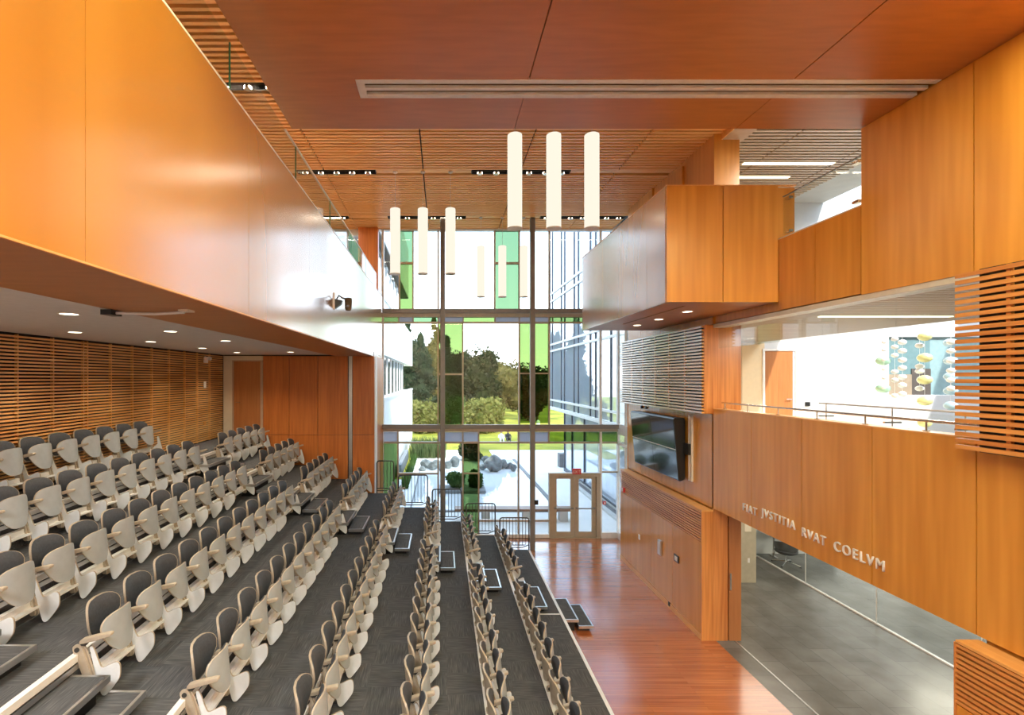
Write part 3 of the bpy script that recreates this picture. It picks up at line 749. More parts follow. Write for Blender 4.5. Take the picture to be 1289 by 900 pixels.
# ================================================================== WALL UNITS
def low_cabinet(y0, y1, label, end_near, seams, sm='slat_wood', vm_='veneer_side'):
    t = thing('panelled_cabinet', label, 'wall cabinet', (XC + .12, (y0 + y1) / 2, ZF))
    zt = -2.775; zs = -3.46
    obj('back_board', MB().box(XC + .05, XB - .003, y0 + .02, y1 - .02, ZF, zt - .03), 'dark', t)
    mb = MB()
    ss = [y0 + .02] + seams + [y1]
    for a, b in zip(ss[:-1], ss[1:]): mb.box(XC + .004, XC + .05, a + .007, b - .007, ZF + .13, zs)
    obj('lower_board', mb, vm_, t)
    obj('skirting', MB().box(XC - .004, XC + .05, y0 + .02, y1, ZF + .001, ZF + .126), 'ledge_wood', t, label='paler skirting board')
    mb = MB(); n = 12
    for i in range(n):
        z = zs + .014 + i * .0545; mb.box(XC, XC + .04, y0 + .02, y1, z, z + .032)
    obj('slat', mb, sm, t)
    for q in seams + [(y0 + seams[0]) / 2 + .1]:
        obj('batten', MB().box(XC + .02, XC + .05, q - .02, q + .02, zs, zt - .03), 'slat_wood', t)
    obj('top_board', MB().box(XC - .004, XB - .003, y0 - .002, y1, zt - .03, zt), 'ledge_wood', t, label='pale wood top')
    obj('end_board', MB().box(XC - .002, XB - .003, *((y0, y0 + .02) if end_near else (y1, y1 + .02)), ZF + .001, zt - .03), 'veneer_end', t)
    return t
c1 = low_cabinet(10.35, 15.08, 'long wood cabinet with slatted upper band below the video screens', True, [11.66, 12.88, 14.2], 'slat_wood', 'veneer_gloss')
c2 = low_cabinet(2.4, 5.23, 'wood cabinet with slatted front at the gallery side of the opening', False, [3.7])
def slat_screen(y0, y1, label, comb):
    t = thing('slat_screen', label, 'slat panel', (XC + .1, (y0 + y1) / 2, -.75))
    mb = MB()
    for i in range(27):
        z = -.745 + i * .0693; mb.box(XC, XC + .05, y0 - (0 if comb else 0) , y1 + (.16 if comb else 0), z, z + .042)
    obj('slat', mb, 'slat_wood' if comb else 'slat_gloss', t)
    if comb: obj('core', MB().box(XC + .065, XB - .015, y0 + .01, y1 - .02, -.76, 1.12), 'dark', t)
    else:
        obj('core', MB().box(XC + .065, XB - .003, y0 + .03, y1 - .01, -.74, 1.11), 'dark', t)
        obj('end_board', MB().box(XC + .055, XB - .003, y0 + .0, y0 + .03, -.75, 1.12), 'veneer_end', t)
    y = y0 + .8
    while y < y1 - .2:
        obj('batten', MB().box(XC + .03, XC + .065, y - .02, y + .02, -.745, 1.11), 'slat_wood', t); y += .785
    return t
slat_screen(10.35, 15.1, 'horizontal slatted wood panel above the video screens', False)
slat_screen(2.4, 5.08, 'horizontal slatted wood panel with open slat ends beside the corridor', True)

# ---- video wall
v = thing('video_wall', 'wall-mounted block of four dark screens, tilted down over the wood floor', 'screens', (5.6, 12.75, -2.4))
def face(h): return 5.50 - .13 * h, -2.38 + 1.425 * h
for yi in range(2):
    for hi in range(2):
        ya = 11.47 + yi * 1.295; yb = ya + 1.28; h0 = hi * .5 + .008; h1 = hi * .5 + .492
        (xa, za), (xb, zb) = face(h0), face(h1)
        obj('screen', MB().prism([(xa, za), (xa + .05, za + .005), (xb + .05, zb + .005), (xb, zb)], 'y', ya, yb), 'black_gloss', v)
(xa, za), (xb, zb) = face(.494), face(.506)
obj('seam_glint', MB().prism([(xa - .004, za), (xa + .04, za), (xb + .04, zb), (xb - .004, zb)], 'y', 11.45, 14.06), 'alu_white', v, label='painted glint in the gap between upper and lower screens')  # pale strip stands in for the reflection in the screen gap
pr = [(5.372, -.955), (5.40, -.925), (5.62, -.93), (5.64, -.97), (5.64, -2.33), (5.60, -2.37), (5.53, -2.40), (5.495, -2.385)]
obj('housing', MB().prism([(a + (.012 if a < 5.5 else 0), b) for a, b in pr], 'y', 11.485, 14.05), 'black', v)
obj('side_panel', MB().prism(pr, 'y', 11.44, 11.468), 'black', v)
obj('bracket', MB().box(5.60, XB - .003, 11.2, 11.44, -1.75, -1.5).box(5.64, XB - .003, 11.6, 13.9, -1.9, -1.4), 'black', v)
obj('upright_strip', MB().box(5.655, XB - .003, 11.28, 11.32, -2.35, -.85).box(5.655, XB - .003, 11.17, 11.2, -2.35, -.85), 'light_trim', v, label='slim upright metal strips')
t = thing('wall_sensor', 'pair of small black wall sensors above the screens', 'sensor', (5.67, 13.9, -.8))
obj('body', MB().box(5.655, XB - .002, 13.98, 14.05, -.86, -.76), 'black', t); obj('body', MB().box(5.655, XB - .002, 13.68, 13.75, -.86, -.76), 'black', t)

# ---- small things on the lower cabinet
def wall_box(name, label, cat, y, z, w, h, mat, depth=.02, inner=None, cap=None):
    t = thing(name, label, cat, (XC - depth / 2, y, z - h / 2))
    obj('plate', MB().box(XC - depth, XC + .003, y - w / 2, y + w / 2, z - h / 2, z + h / 2), mat, t, bevel=.003)
    if inner: obj('panel', MB().box(XC - depth - .004, XC - depth, y - w * .3, y + w * .3, z - h * .33, z + h * .33), inner, t)
    return t
wall_box('light_switch', 'small white light switch on the wood cabinet, farthest from the opening', 'switch', 13.62, -4.39, .09, .14, 'white_paint', .012, 'alu_white')
wall_box('control_box', 'grey metal control box on the wood cabinet, between switch and touch panel', 'control box', 12.28, -4.22, .17, .36, 'alu', .05, 'grille')
wall_box('touch_panel', 'dark touch panel with pale screen on the wood cabinet near the opening', 'touch panel', 11.45, -4.19, .22, .16, 'black', .02, 'frame_white')
wall_box('floor_outlet', 'small black outlet at the foot of the wood cabinet', 'outlet', 11.82, ZF + .10, .08, .09, 'black', .016, 'dark')
wall_box('alarm_pull', 'red fire alarm pull on the slatted band of the wood cabinet by the window', 'fire alarm', 14.75, -3.34, .12, .14, 'red', .05, 'white_paint')
t = thing('exit_sign', 'red exit sign with pale letters above the glazed double door', 'sign', (ux(724.7), YW - .12, vz(596)))
obj('housing', MB().box(ux(719.4), ux(730), YW - .16, YW - .09, vz(596), vz(589)), 'red', t)
def text_mesh(name, s, size, depth, mat, parent, place, width=None):
    cu = bpy.data.curves.new(name, 'FONT'); cu.body = s; cu.size = size; cu.extrude = depth / 2; cu.align_x = 'LEFT'; cu.space_character = 1.3
    tmp = link(bpy.data.objects.new(name + '_source', cu)); dg = bpy.context.evaluated_depsgraph_get(); dg.update()
    me = bpy.data.meshes.new_from_object(tmp.evaluated_get(dg)); bpy.data.objects.remove(tmp)
    vs = np.array([v_.co[:] for v_ in me.vertices]); lo, hi = vs.min(0), vs.max(0)
    sx = (width / (hi[0] - lo[0])) if width else 1
    for v_ in me.vertices:
        p = place((v_.co.x - lo[0]) * sx, v_.co.y - lo[1], v_.co.z)
        v_.co = Vector(p) - ORIGIN[parent.name]
    me.materials.clear(); me.materials.append(MATS[mat])
    o = link(bpy.data.objects.new(name, me)); o.parent = parent
    return o
text_mesh('lettering', 'EXIT', .15, .004, 'frame_white', t, lambda a, b, c: (ux(720.4) + a, YW - .162 - c, vz(594.7) + b), .235)
t = thing('alarm_beacon', 'small red device on the glazing right of the double door', 'fire alarm', (ux(759), YW - .1, vz(634)))
obj('body', MB().box(ux(757.6), ux(761.4), YW - .14, YW - .08, vz(634), vz(630)), 'red', t, bevel=.01)
obj('lens', MB().box(ux(758.8), ux(760.2), YW - .16, YW - .14, vz(633), vz(631)), 'frame_white', t)

t = thing('emergency_light', 'small twin-head emergency lamp high on the slatted rear wall', 'emergency light', (-6.44, 13.5, .42))
obj('body', MB().box(-6.50, -6.45, 13.42, 13.58, .42, .50), 'white_paint', t)
for q in (13.40, 13.60): obj('head', MB().tube((-6.46, q, .55), (-6.38, q, .53), .05, 12), 'white_paint', t)
t = thing('rear_wall_switch', 'small pale switch plate on the slatted rear wall', 'switch', (-6.49, 13.48, -.25)); obj('plate', MB().box(-6.50, -6.485, 13.42, 13.54, -.27, -.09), 'white_paint', t)
t = thing('rear_wall_outlet', 'small brass outlet low on the slatted rear wall', 'outlet', (-6.49, 13.48, -1.28)); obj('plate', MB().box(-6.50, -6.485, 13.43, 13.53, -1.28, -1.18), 'ledge_wood', t)

# ---- inscription
t = thing('wall_inscription', 'raised silver letters in four Latin words on the orange veneered band', 'lettering', (XB - .02, 7.8, -2.5))
for wd, y0, y1 in (('FIAT', 9.297, 8.893), ('JVSTITIA', 8.76, 7.927), ('RVAT', 7.77, 7.295), ('COELVM', 7.137, 6.33)):
    text_mesh('word', wd, .20, .022, 'alu_white', t, lambda a, b, c, y0=y0: (XB - .018 - c, y0 - a, -2.49 + b), y0 - y1)

# ---- balcony camera
yc = 9.35; zc = 1.42
t = thing('video_camera', 'dark video camera on a bracket on the balcony front', 'camera', (XF + .15, yc, zc - .12))
obj('wall_plate', MB().box(XF + .001, XF + .02, yc - .05, yc + .05, zc - .12, zc + .2), 'alu_white', t, label='pale wall plate')
obj('bracket', MB().prism([(XF + .02, zc + .08), (XF + .02, zc - .10), (XF + .14, zc - .02), (XF + .16, zc + .05)], 'y', yc - .05, yc + .05), 'black', t)
obj('arm', MB().path([(XF + .05, yc, zc + .08), (XF + .09, yc, zc + .15), (XF + .16, yc, zc + .10), (XF + .26, yc, zc + .08)], .016), 'black', t, smooth=50)
hb = obj('housing', MB().lathe((XF + .27, yc, zc - .14), [(.02, 0), (.05, .01), (.065, .05), (.068, .14), (.072, .19), (.07, .23), (.04, .245), (.005, .247)], 18), 'bark', t, smooth=40, label='brown drum-shaped head')
obj('lens', MB().tube((XF + .27, yc - .05, zc - .06), (XF + .27, yc - .08, zc - .06), .03, 14), 'black_gloss', hb)
# bracket rods under the balcony edge
t = thing('curtain_track_arm', 'grey hinged track arm under the brown balcony edge', 'track arm', (-2.8, 4.6, .60))
obj('rod', MB().path([(-3.17, 4.72, .625), (-2.75, 4.72, .615), (-2.47, 4.72, .63)], .014), 'grille', t)
obj('clamp', MB().box(-3.22, -3.12, 4.64, 4.8, .60, .65), 'black', t)
obj('end_plate', MB().box(-2.50, -2.40, 4.66, 4.78, .635, .652), 'light_trim', t)

# ---- glass guards
Y = [2.75, 4.96, 7.2, 9.4, 11.6, 13.8, 16.0]
for i, (a, b) in enumerate(zip(Y[:-1], Y[1:])):
    t = thing('glass_guard', f'clear glass guard panel on the balcony front, {ORD[5 - i]} from the tall window', 'glass guard', (XF - .08, (a + b) / 2, 2.785), 'glass guards on the left balcony')
    obj('pane', MB().box(XF - .10, XF - .084, a + .008, b - .008, 2.79, 3.385), 'glass_guard', t)
    obj('edge', MB().box(XF - .101, XF - .083, a + .002, a + .008, 2.79, 3.385), 'green_edge', t, label='green polished edge')
    if b > 6.7: obj('top_rail', MB().box(XF - .106, XF - .078, max(a, 6.72), b, 3.385, 3.40), 'alu_white', t, label='slim pale top edge')
    for q in (a + .10, b - .12):
        obj('clip', MB().tube((XF - .14, q, 2.86), (XF - .06, q, 2.86), .022, 10), 'stainless', t)
t = thing('glass_guard', 'clear glass guard on the deep orange parapet of the upper corridor', 'glass guard', (XB + .1, 7.5, 2.36))
obj('pane', MB().box(XB + .07, XB + .082, 6.72, 8.33, 2.42, 3.06), 'glass_guard', t)
obj('top_rail', MB().box(XB + .06, XB + .09, 6.72, 8.33, 3.06, 3.075), 'steel_beam', t, label='thin dark top rail')
for q in (6.85, 8.2):
    for z in (2.45, 3.0): obj('clip', MB().box(XB + .04, XB + .11, q - .05, q + .05, z - .02, z + .02), 'stainless', t)
t = thing('glass_baffle', 'frameless glass strip hanging along the top of the corridor opening', 'glass baffle', (XB + .1, 7.8, .63))
for a, b in ((5.24, 6.3), (6.3, 7.52), (7.52, 8.85), (8.85, 10.34)):
    obj('pane', MB().box(XB + .10, XB + .112, a + .004, b - .004, .625, 1.10), 'glass_baffle', t)
# corridor hand rails
def hand_rail(name, label, x, y0, y1, zb, zt, posts, glass_panel=False):
    t = thing(name, label, 'handrail', (x, (y0 + y1) / 2, zb))
    obj('rail', MB().tube((x, y0, zt), (x, y1, zt), .017, 10), 'stainless' if not glass_panel else 'steel_beam', t, smooth=50)
    for q in posts:
        p = obj('post', MB().tube((x, q, zb), (x, q, zt), .010, 8).lathe((x, q, zb), [(.035, 0), (.035, .012), (.0105, .013)], 12), 'stainless', t)
        if glass_panel: obj('bracket', MB().box(x - .16, x + .16, q - .02, q + .02, zb + .72, zb + .75), 'stainless', p)
    if glass_panel: obj('pane', MB().box(x + .02, x + .032, y0, y1, zb + .05, zt - .06), 'glass_guard', t)
hand_rail('handrail', 'slim steel handrail along the cap of the inscribed wood band', XB + .1, 5.26, 10.2, -.634, -.51, [5.9, 6.75, 7.62, 8.5, 9.35, 10.1])
hand_rail('corridor_handrail', 'dark handrail with glass on the far side of the corridor', 8.5, 6.4, 11.1, -1.57, -.56, [6.9, 8.0, 9.3, 10.9], True)

# ---- corridor door, box, notice, window with hanging glass discs
d = struct('door_3', MB().box(10.12, 11.0, 15.45, 15.49, -1.565, .84), 'door_wood', 'brown wooden door in the white corridor wall', 'door')
obj('frame', MB().box(10.05, 10.12, 15.43, 15.50, -1.57, .92).box(11.08, 11.15, 15.43, 15.50, -1.57, .92).box(10.12, 11.08, 15.43, 15.50, .86, .92), 'frame_white', d)
obj('jamb', MB().box(11.0, 11.08, 15.46, 15.5, -1.57, .86), 'grille', d)
obj('handle', MB().tube((10.92, 15.45, -.66), (10.92, 15.38, -.66), .02).tube((10.92, 15.385, -.66), (10.76, 15.385, -.66), .014), 'stainless', d, label='metal lever handle')
t = thing('card_reader', 'small black card reader on the white wall beside the corridor door', 'card reader', (11.5, 15.48, -.88)); obj('body', MB().box(11.42, 11.56, 15.465, 15.499, -.88, -.75), 'black', t)
t = thing('door_sign', 'small pale notice on the white wall beside the corridor door', 'notice', (11.3, 15.49, -.35)); obj('plate', MB().box(11.24, 11.44, 15.485, 15.499, -.32, -.12), 'alu_white', t)
w4 = thing('window_4', 'teal tinted inner window in the white corridor wall behind the hanging discs', 'window', (15.1, 15.5, -.55), kind='structure')
plain('teal_glass', (.16, .27, .29), .15); plain('teal_light', (.28, .42, .44), .15); plain('tan_board', (.35, .28, .20), .5); plain('dark_board', (.10, .085, .075), .5)
obj('frame', MB().box(14.05, 17.3, 15.52, 15.56, -.55, -.53).box(14.05, 14.08, 15.52, 15.56, -.53, 1.30).box(17.27, 17.3, 15.52, 15.56, -.53, 1.30), 'frame_white', w4)
obj('pane', MB().box(14.08, 15.45, 15.6, 15.62, -.53, 1.30), 'teal_glass', w4); obj('pane', MB().box(15.45, 17.27, 15.6, 15.62, -.53, 1.30), 'teal_light', w4, label='lighter teal pane')
obj('board', MB().box(14.08, 14.85, 15.57, 15.59, -.53, .12), 'tan_board', w4); obj('board', MB().box(14.85, 15.45, 15.57, 15.59, -.53, .3), 'dark_board', w4)
plain('disc_white', (.82, .84, .84), .2, coat=.5); plain('disc_green', (.42, .74, .55), .15, coat=.6); plain('disc_yellow', (.74, .74, .34), .15, coat=.6); plain('disc_blue', (.45, .66, .78), .15, coat=.6)
DS = 620 / 12.2
def dx(u): return (u - 556.5) / DS
def dz(v): return (476 - v) / DS
STR = [(1110, 'disc_white', [(431, .05), (441, .05), (453, .05), (465, .05), (476, .05), (488, .05)], 'pale disc string left of the green balls'),
       (1117, 'disc_green', [(454, .15), (489, .15)], 'green glass balls'),
       (1123.5, 'disc_white', [(427, .075), (437, .075), (447.5, .075), (468, .075), (478.5, .075), (498, .075)], 'white discs along the left edge of the teal window'),
       (1141.5, 'disc_white', [(430.5, .09), (441.5, .09), (453, .09), (463, .09), (474.5, .09), (485, .09), (496, .09)], 'white discs in front of the dark part of the teal window'),
       (1161, 'disc_yellow', [(424, .14), (450.5, .15), (478, .15), (504.5, .15), (532, .14)], 'yellow glass balls'),
       (1163.5, 'disc_white', [(434.5, .09), (461, .09), (467, .09), (489, .09)], 'white discs between the yellow glass balls'),
       (1194, 'disc_white', [(431, .09), (442, .09), (454.5, .09), (466.5, .09), (478.5, .09), (489, .09)], 'white discs in front of the light teal pane'),
       (1203, 'disc_blue', [(431, .14), (454, .14), (474, .14), (492, .14), (511, .14)], 'pale blue glass balls')]
for i, (u, m, ds, lab) in enumerate(STR):
    yy = 12.2 + (.12 if i % 2 else -.06)
    t = thing('hanging_disc_string', f'hanging thread of {lab}', 'hanging ornament', (dx(u), yy, dz(ds[-1][0])), 'hanging glass ornaments in the white space')
    obj('thread', MB().tube((dx(u), yy, dz(ds[-1][0])), (dx(u), yy, 5.0), .003, 5), 'alu_white', t)
    for v, r in ds:
        z = dz(v); rz = r * .78
        pr = [(r * math.cos(a) + .0005, rz * math.sin(a)) for a in [(-math.pi / 2) + math.pi * k / 8 for k in range(9)]]
        obj('disc', MB().lathe((dx(u), yy, z), pr, 16), m, t, smooth=60)

# ================================================================== LAMPS
for q in TROUGH:
    for a, b in TR[q]:
        x0 = a; n = max(3, round((b - a) / .40))
        side = {(-6.0, -2.45): 'over the balcony, nearest the flat brown ceiling', (3.4, 5.6): 'hidden above the flat brown ceiling'}.get((a, b)) or \
               f'{"middle" if q < 13 else "window side"} lamp line, ' + ('over the balcony glass' if b < -1 and q < 13 else 'over the balcony' if b < -2 else 'above the seats' if a < 0 else 'beside the orange box' if q > 13 else 'above the lowest seats')
        t = thing('ceiling_light_trough', f'black recessed lamp trough with small round lamps, {side}', 'ceiling light', ((a + b) / 2, q, 5.15), 'lamp troughs in the slatted ceiling')
        obj('housing', MB().box(a, b, q - .085, q - .075, 5.14, 5.33).box(a, b, q + .075, q + .085, 5.14, 5.33).box(a, a + .01, q - .075, q + .075, 5.14, 5.33).box(b - .01, b, q - .075, q + .075, 5.14, 5.33).box(a, b, q - .085, q + .085, 5.33, 5.345), 'black', t)
        for i in range(n):
            x = a + (b - a) * (i + .5) / n
            l = obj('spot_lamp', MB().lathe((x, q, 5.165), [(.045, -.06), (.068, -.06), (.07, .06), (.05, .10), (.045, .05)], 14), 'stainless', t, smooth=40)
            obj('lens', MB().tube((x, q, 5.112), (x, q, 5.125), .05, 14), 'lamp_disc', l)
        light('ceiling_trough_lamp', 'AREA', ((a + b) / 2, q, 5.145), (190 if a < -5.9 else 60 if b < -2.4 else SPOT_W * (b - a) / 2), (1, .84, .64), shape='RECTANGLE', size=b - a - .1, size_y=.12)
# pendants
pend = None
GR = [(8.58, [(648, 'first'), (697, 'second'), (745, 'third')], 'nearest'), (12.33, [(497.5, 'first'), (532.3, 'second'), (567, 'third')], 'over the seats'), (15.82, [(605.3, 'first'), (632.3, 'second'), (659.3, 'third')], 'hanging in front of the glazing')]
LAB = {'nearest': ['beside the video wall side, first of the three largest', '', ''], }
ZTOP, ZBOT = 4.24, 2.60
for gi, (y, us, gl) in enumerate(GR):
    s = 620 / y
    for k, (u, _) in enumerate(us):
        x = (u - 556.5) / s
        lab = ['leftmost', 'middle', 'rightmost'][k] + ' of the three ' + ['largest glowing tube pendants above the wood floor', 'glowing tube pendants hanging above the seats', 'small glowing tube pendants close to the tall window'][gi]
        if pend is None:
            P0 = (0, 0, 0); r = .127; H = ZTOP - ZBOT
            pend = thing('tube_pendant', lab, 'pendant lamp', (0, 0, 0), 'white tube pendants')
            obj('shade', MB().lathe((0, 0, 0), [(.004, .012), (r * .93, .012), (r * .97, .004), (r, .03), (r, H - .03), (r * .985, H - .008), (r * .9, H), (.004, H + .002)], 28), 'pendant_glow', pend, smooth=40)
            obj('ring', MB().lathe((0, 0, 0), [(r * .9, 0), (r + .004, 0), (r + .004, .014), (r * .9, .014)], 28), 'light_trim', pend)
            obj('cable', MB().tube((0, 0, H), (0, 0, 5.16 - ZBOT), .004, 6), 'light_trim', pend)
            obj('ceiling_cap', MB().lathe((0, 0, 5.135 - ZBOT), [(.05, 0), (.055, .004), (.055, .03)], 16), 'light_trim', pend)
            remember(pend); pend.location = (x, y, ZBOT)
        else: dup(pend, (x, y, ZBOT), lab)
# downlights
def downlight(x, y, z, label, group, power, r=.085, disc='lamp_disc', col=(1, .84, .62)):
    t = thing('downlight', label, 'ceiling light', (x, y, z), group)
    obj('trim_ring', MB().lathe((x, y, z - .006), [(r, .006), (r, 0), (r + .02, 0), (r + .022, .006)], 20), 'light_trim', t)
    obj('lens', MB().tube((x, y, z - .003), (x, y, z - .0005), r, 20), disc, t)
    if power: light('downlight_spot', 'SPOT', (x, y, z - .02), power, col, spot_size=R(120), spot_blend=.9, shadow_soft_size=.07)
k = 0
for x, ys in ((-4.0, [5.28, 7.25, 9.1, 13.0]), (-5.5, [3.4, 7.38, 9.3, 11.3, 13.2])):
    for i, y in enumerate(ys):
        n = sum(1 for q in ys if q > y)
        downlight(x, y, .69, f'round downlight in grey ceiling, {ORD[n]} from window end, ' + ('nearer the brown edge strip' if x > -5 else 'nearer the slatted wall'), 'downlights in the grey ceiling', UNDER_W, col=(1, .86, .64))
for i, y in enumerate((9.54, 10.8, 12.0)):
    downlight(4.75, y, 1.29, f'round downlight under the jutting orange box, {ORD[i]} counted toward the window', 'downlights under the jutting box', 14)
downlight(6.15, 10.85, 5.04, 'round downlight in the taupe bulkhead beam', None, 12)
for x in (-1, 2, 5):
    nm_ = ("balcony side", "centre", "corridor side")[(x + 1) // 3]
    t = thing('gallery_fill_panel', f'added square fill light panel in the flat brown gallery ceiling, {nm_}', 'ceiling light', (x, -.6, 3.39), 'added gallery fill panels')
    obj('frame', MB().box(x - .62, x + .62, -1.22, -.6 + .62, 3.375, 3.39), 'light_trim', t); obj('diffuser', MB().box(x - .58, x + .58, -1.18, -.02, 3.37, 3.376), 'panel_glow', t)
    light('gallery_fill_lamp', 'AREA', (x, -.6, 3.36), GALLERY_FILL[x], (1, .98, .95), shape='SQUARE', size=1.1)  # unseen panels behind the camera, added as fill light
t = thing('gallery_fill_panel', 'added square fill light panel in the grey ceiling under the balcony, behind the gallery line', 'ceiling light', (-4.3, 1.2, .69), 'added gallery fill panels')
obj('frame', MB().box(-4.92, -3.68, .58, 1.82, .675, .69), 'light_trim', t); obj('diffuser', MB().box(-4.88, -3.72, .62, 1.78, .67, .676), 'panel_glow', t)
light('gallery_fill_lamp', 'AREA', (-4.3, 1.2, .66), 120, (1, .98, .95), shape='SQUARE', size=1.1)  # one more unseen fill panel, added to brighten the left seat rows
t = thing('added_slot_light', 'added unseen warm slot light in the flat brown ceiling between gallery and air grille', 'ceiling light', (1.8, 3.3, 3.39))
obj('frame', MB().box(-1.6, 5.3, 3.2, 3.4, 3.378, 3.39), 'light_trim', t); obj('diffuser', MB().box(-1.55, 5.25, 3.24, 3.36, 3.374, 3.379), 'panel_glow', t)
light('added_slot_lamp', 'AREA', (1.85, 3.3, 3.365), WASH, (1, .96, .41), shape='RECTANGLE', size=6.8, size_y=.12)  # unseen lamp added to wash the balcony front with yellow light
t = thing('wall_wash_light', 'warm slot light in the flat brown ceiling along the tall golden wall', 'ceiling light', (5.15, 3.2, 3.39))
obj('frame', MB().box(5.36, 5.52, 1.9, 4.3, 3.378, 3.39), 'light_trim', t); obj('diffuser', MB().box(5.39, 5.49, 1.95, 4.25, 3.374, 3.379), 'panel_glow', t)
light('wall_wash_lamp', 'AREA', (5.44, 3.1, 3.365), 110, (1, .88, .42), shape='RECTANGLE', size=.1, size_y=2.3)
def strip(x0, x1, y, z, label):
    t = thing('ceiling_strip_light', label, 'ceiling light', ((x0 + x1) / 2, y, z), 'strip lights in the taupe ceilings')
    obj('housing', MB().box(x0 - .02, x1 + .02, y - .06, y + .06, z + .012, z + .05), 'light_trim', t)
    obj('diffuser', MB().box(x0, x1, y - .045, y + .045, z - .004, z + .012), 'strip_glow', t)
strip(7.15, 9.3, 11.7, 5.09, 'glowing strip light in the taupe upper ceiling'); strip(7.15, 8.8, 12.5, 5.09, 'second strip light in the taupe upper ceiling, nearer the white wall')
strip(6.9, 9.3, 9.0, 1.12, 'glowing strip light in the corridor ceiling')
for x, y, z, p, s_ in ((7.6, 9, 4.9, 90, .5), (7.6, 12.5, 1.0, 60, .6), (7.6, 8.0, 1.0, 80, .6), (8.0, 8.0, -2.85, 45, 3.0), (7.8, 12.5, -2.85, 30, 2.6), (12.8, 11.5, -2.9, 110, 2.8), (12.8, 7.5, -1.0, 90, 3.2), (13.0, 12.0, 5.0, 160, 2.0)):
    light('corridor_fill_lamp', 'AREA', (x, y, z), p, (1, .90, .74), shape='DISK', size=s_)  # unseen area lamps added to brighten corridor, lobby and atrium

# ================================================================== LOBBY
GX = 9.75
t = thing('glass_partition', 'frameless glass partition with pale floor track in the slate lobby', 'glass partition', (GX, 10, ZF))
obj('floor_track', MB().box(GX - .03, GX + .03, 3.5, 15.4, ZF + .001, ZF + .03), 'alu_white', t, label='pale floor track')
for a, b in ((3.5, 6.7), (6.72, 8.88), (8.9, 11.04), (11.06, 13.2), (13.22, 15.4)):
    obj('pane', MB().box(GX - .006, GX + .006, a, b, ZF + .03, -2.8), 'glass_lobby', t)
    obj('joint', MB().box(GX - .008, GX + .008, b, b + .02, ZF + .03, -2.8), 'alu_white', t)
c = struct('wall_lobby_pier', MB().box(8.03, 8.48, 13.3, 13.75, ZF, -2.74), 'column_beige', 'beige pier in the lobby with a switch and a paper sign', 'pier')
obj('sign', MB().box(8.17, 8.34, 13.285, 13.3, -4.14, -3.9), 'cream_hall', c, label='pale paper sign')
obj('switch', MB().box(8.25, 8.30, 13.285, 13.3, -4.98, -4.86), 'white_paint', c, label='white switch')
def tub_chair(x, y, rot, label):
    t = thing('swivel_tub_chair', label, 'chair', (x, y, ZF))
    base = Vector((x, y, ZF))
    for k in range(4):
        a = rot + k * math.pi / 2 + .5
        e = (x + .36 * math.cos(a), y + .36 * math.sin(a), ZF + .03)
        obj('base_arm', MB().path([(x, y, ZF + .10), ((x + e[0]) / 2, (y + e[1]) / 2, ZF + .075), e], .022, 8), 'chrome', t, smooth=50)
        obj('glide', MB().lathe((e[0], e[1], ZF + .001), [(.03, 0), (.03, .02), (.02, .03)], 10), 'black', t)
    obj('column', MB().tube((x, y, ZF + .09), (x, y, ZF + .33), .028, 12), 'chrome', t, smooth=50)
    # tub shell
    mb = MB(); n = 26; rows = 6; vs = []
    def ring(r_, z, inner):
        out = []
        for i in range(n + 1):
            a = rot + math.pi + (i / n - .5) * math.pi * 1.45
            taper = 1 - .12 * abs(i / n - .5) * 2
            zz = z * (1 - .30 * (abs(i / n - .5) * 2) ** 2)
            out.append((x + (r_ - inner) * math.cos(a) * taper, y + (r_ - inner) * math.sin(a) * taper, ZF + .36 + zz))
        return out
    prof = [(.20, .0), (.27, .05), (.32, .16), (.345, .28), (.355, .40)]
    grid = [ring(r_, z, 0) for r_, z in prof] + [ring(r_, z, .05) for r_, z in prof[::-1]]
    for g_ in grid: vs += g_
    m = n + 1; fs = [(j * m + i, j * m + i + 1, (j + 1) * m + i + 1, (j + 1) * m + i) for j in range(len(grid) - 1) for i in range(n)]
    fs += [((len(grid) - 1) * m + i, (len(grid) - 1) * m + i + 1, i + 1, i) for i in range(n)]
    for e in (0, n): fs.append(tuple(j * m + e for j in range(len(grid))))
    mb.add(vs, fs); obj('tub_shell', mb, 'tub_fabric', t, smooth=60)
    obj('seat_cushion', MB().lathe((x, y, ZF + .33), [(.05, 0), (.22, .0), (.29, .04), (.30, .09), (.26, .125), (.02, .135)], 24), 'tub_fabric', t, smooth=50)
tub_chair(10.2, 14.6, R(100), 'dark grey swivel tub chair with chrome star base behind the lobby glass')
t = thing('meeting_table', 'white table beside the tub chair behind the lobby glass', 'table', (11.2, 15.2, ZF))
obj('tabletop', MB().box(9.95, 12.4, 15.0, 15.45, ZF + .71, ZF + .74), 'white_paint', t, bevel=.006)
for x in (10.25, 12.1):
    obj('leg', MB().tube((x, 15.22, ZF + .03), (x, 15.22, ZF + .71), .035, 12), 'chrome', t, smooth=50); obj('foot', MB().box(x - .03, x + .03, 15.02, 15.42, ZF + .001, ZF + .03), 'chrome', t)

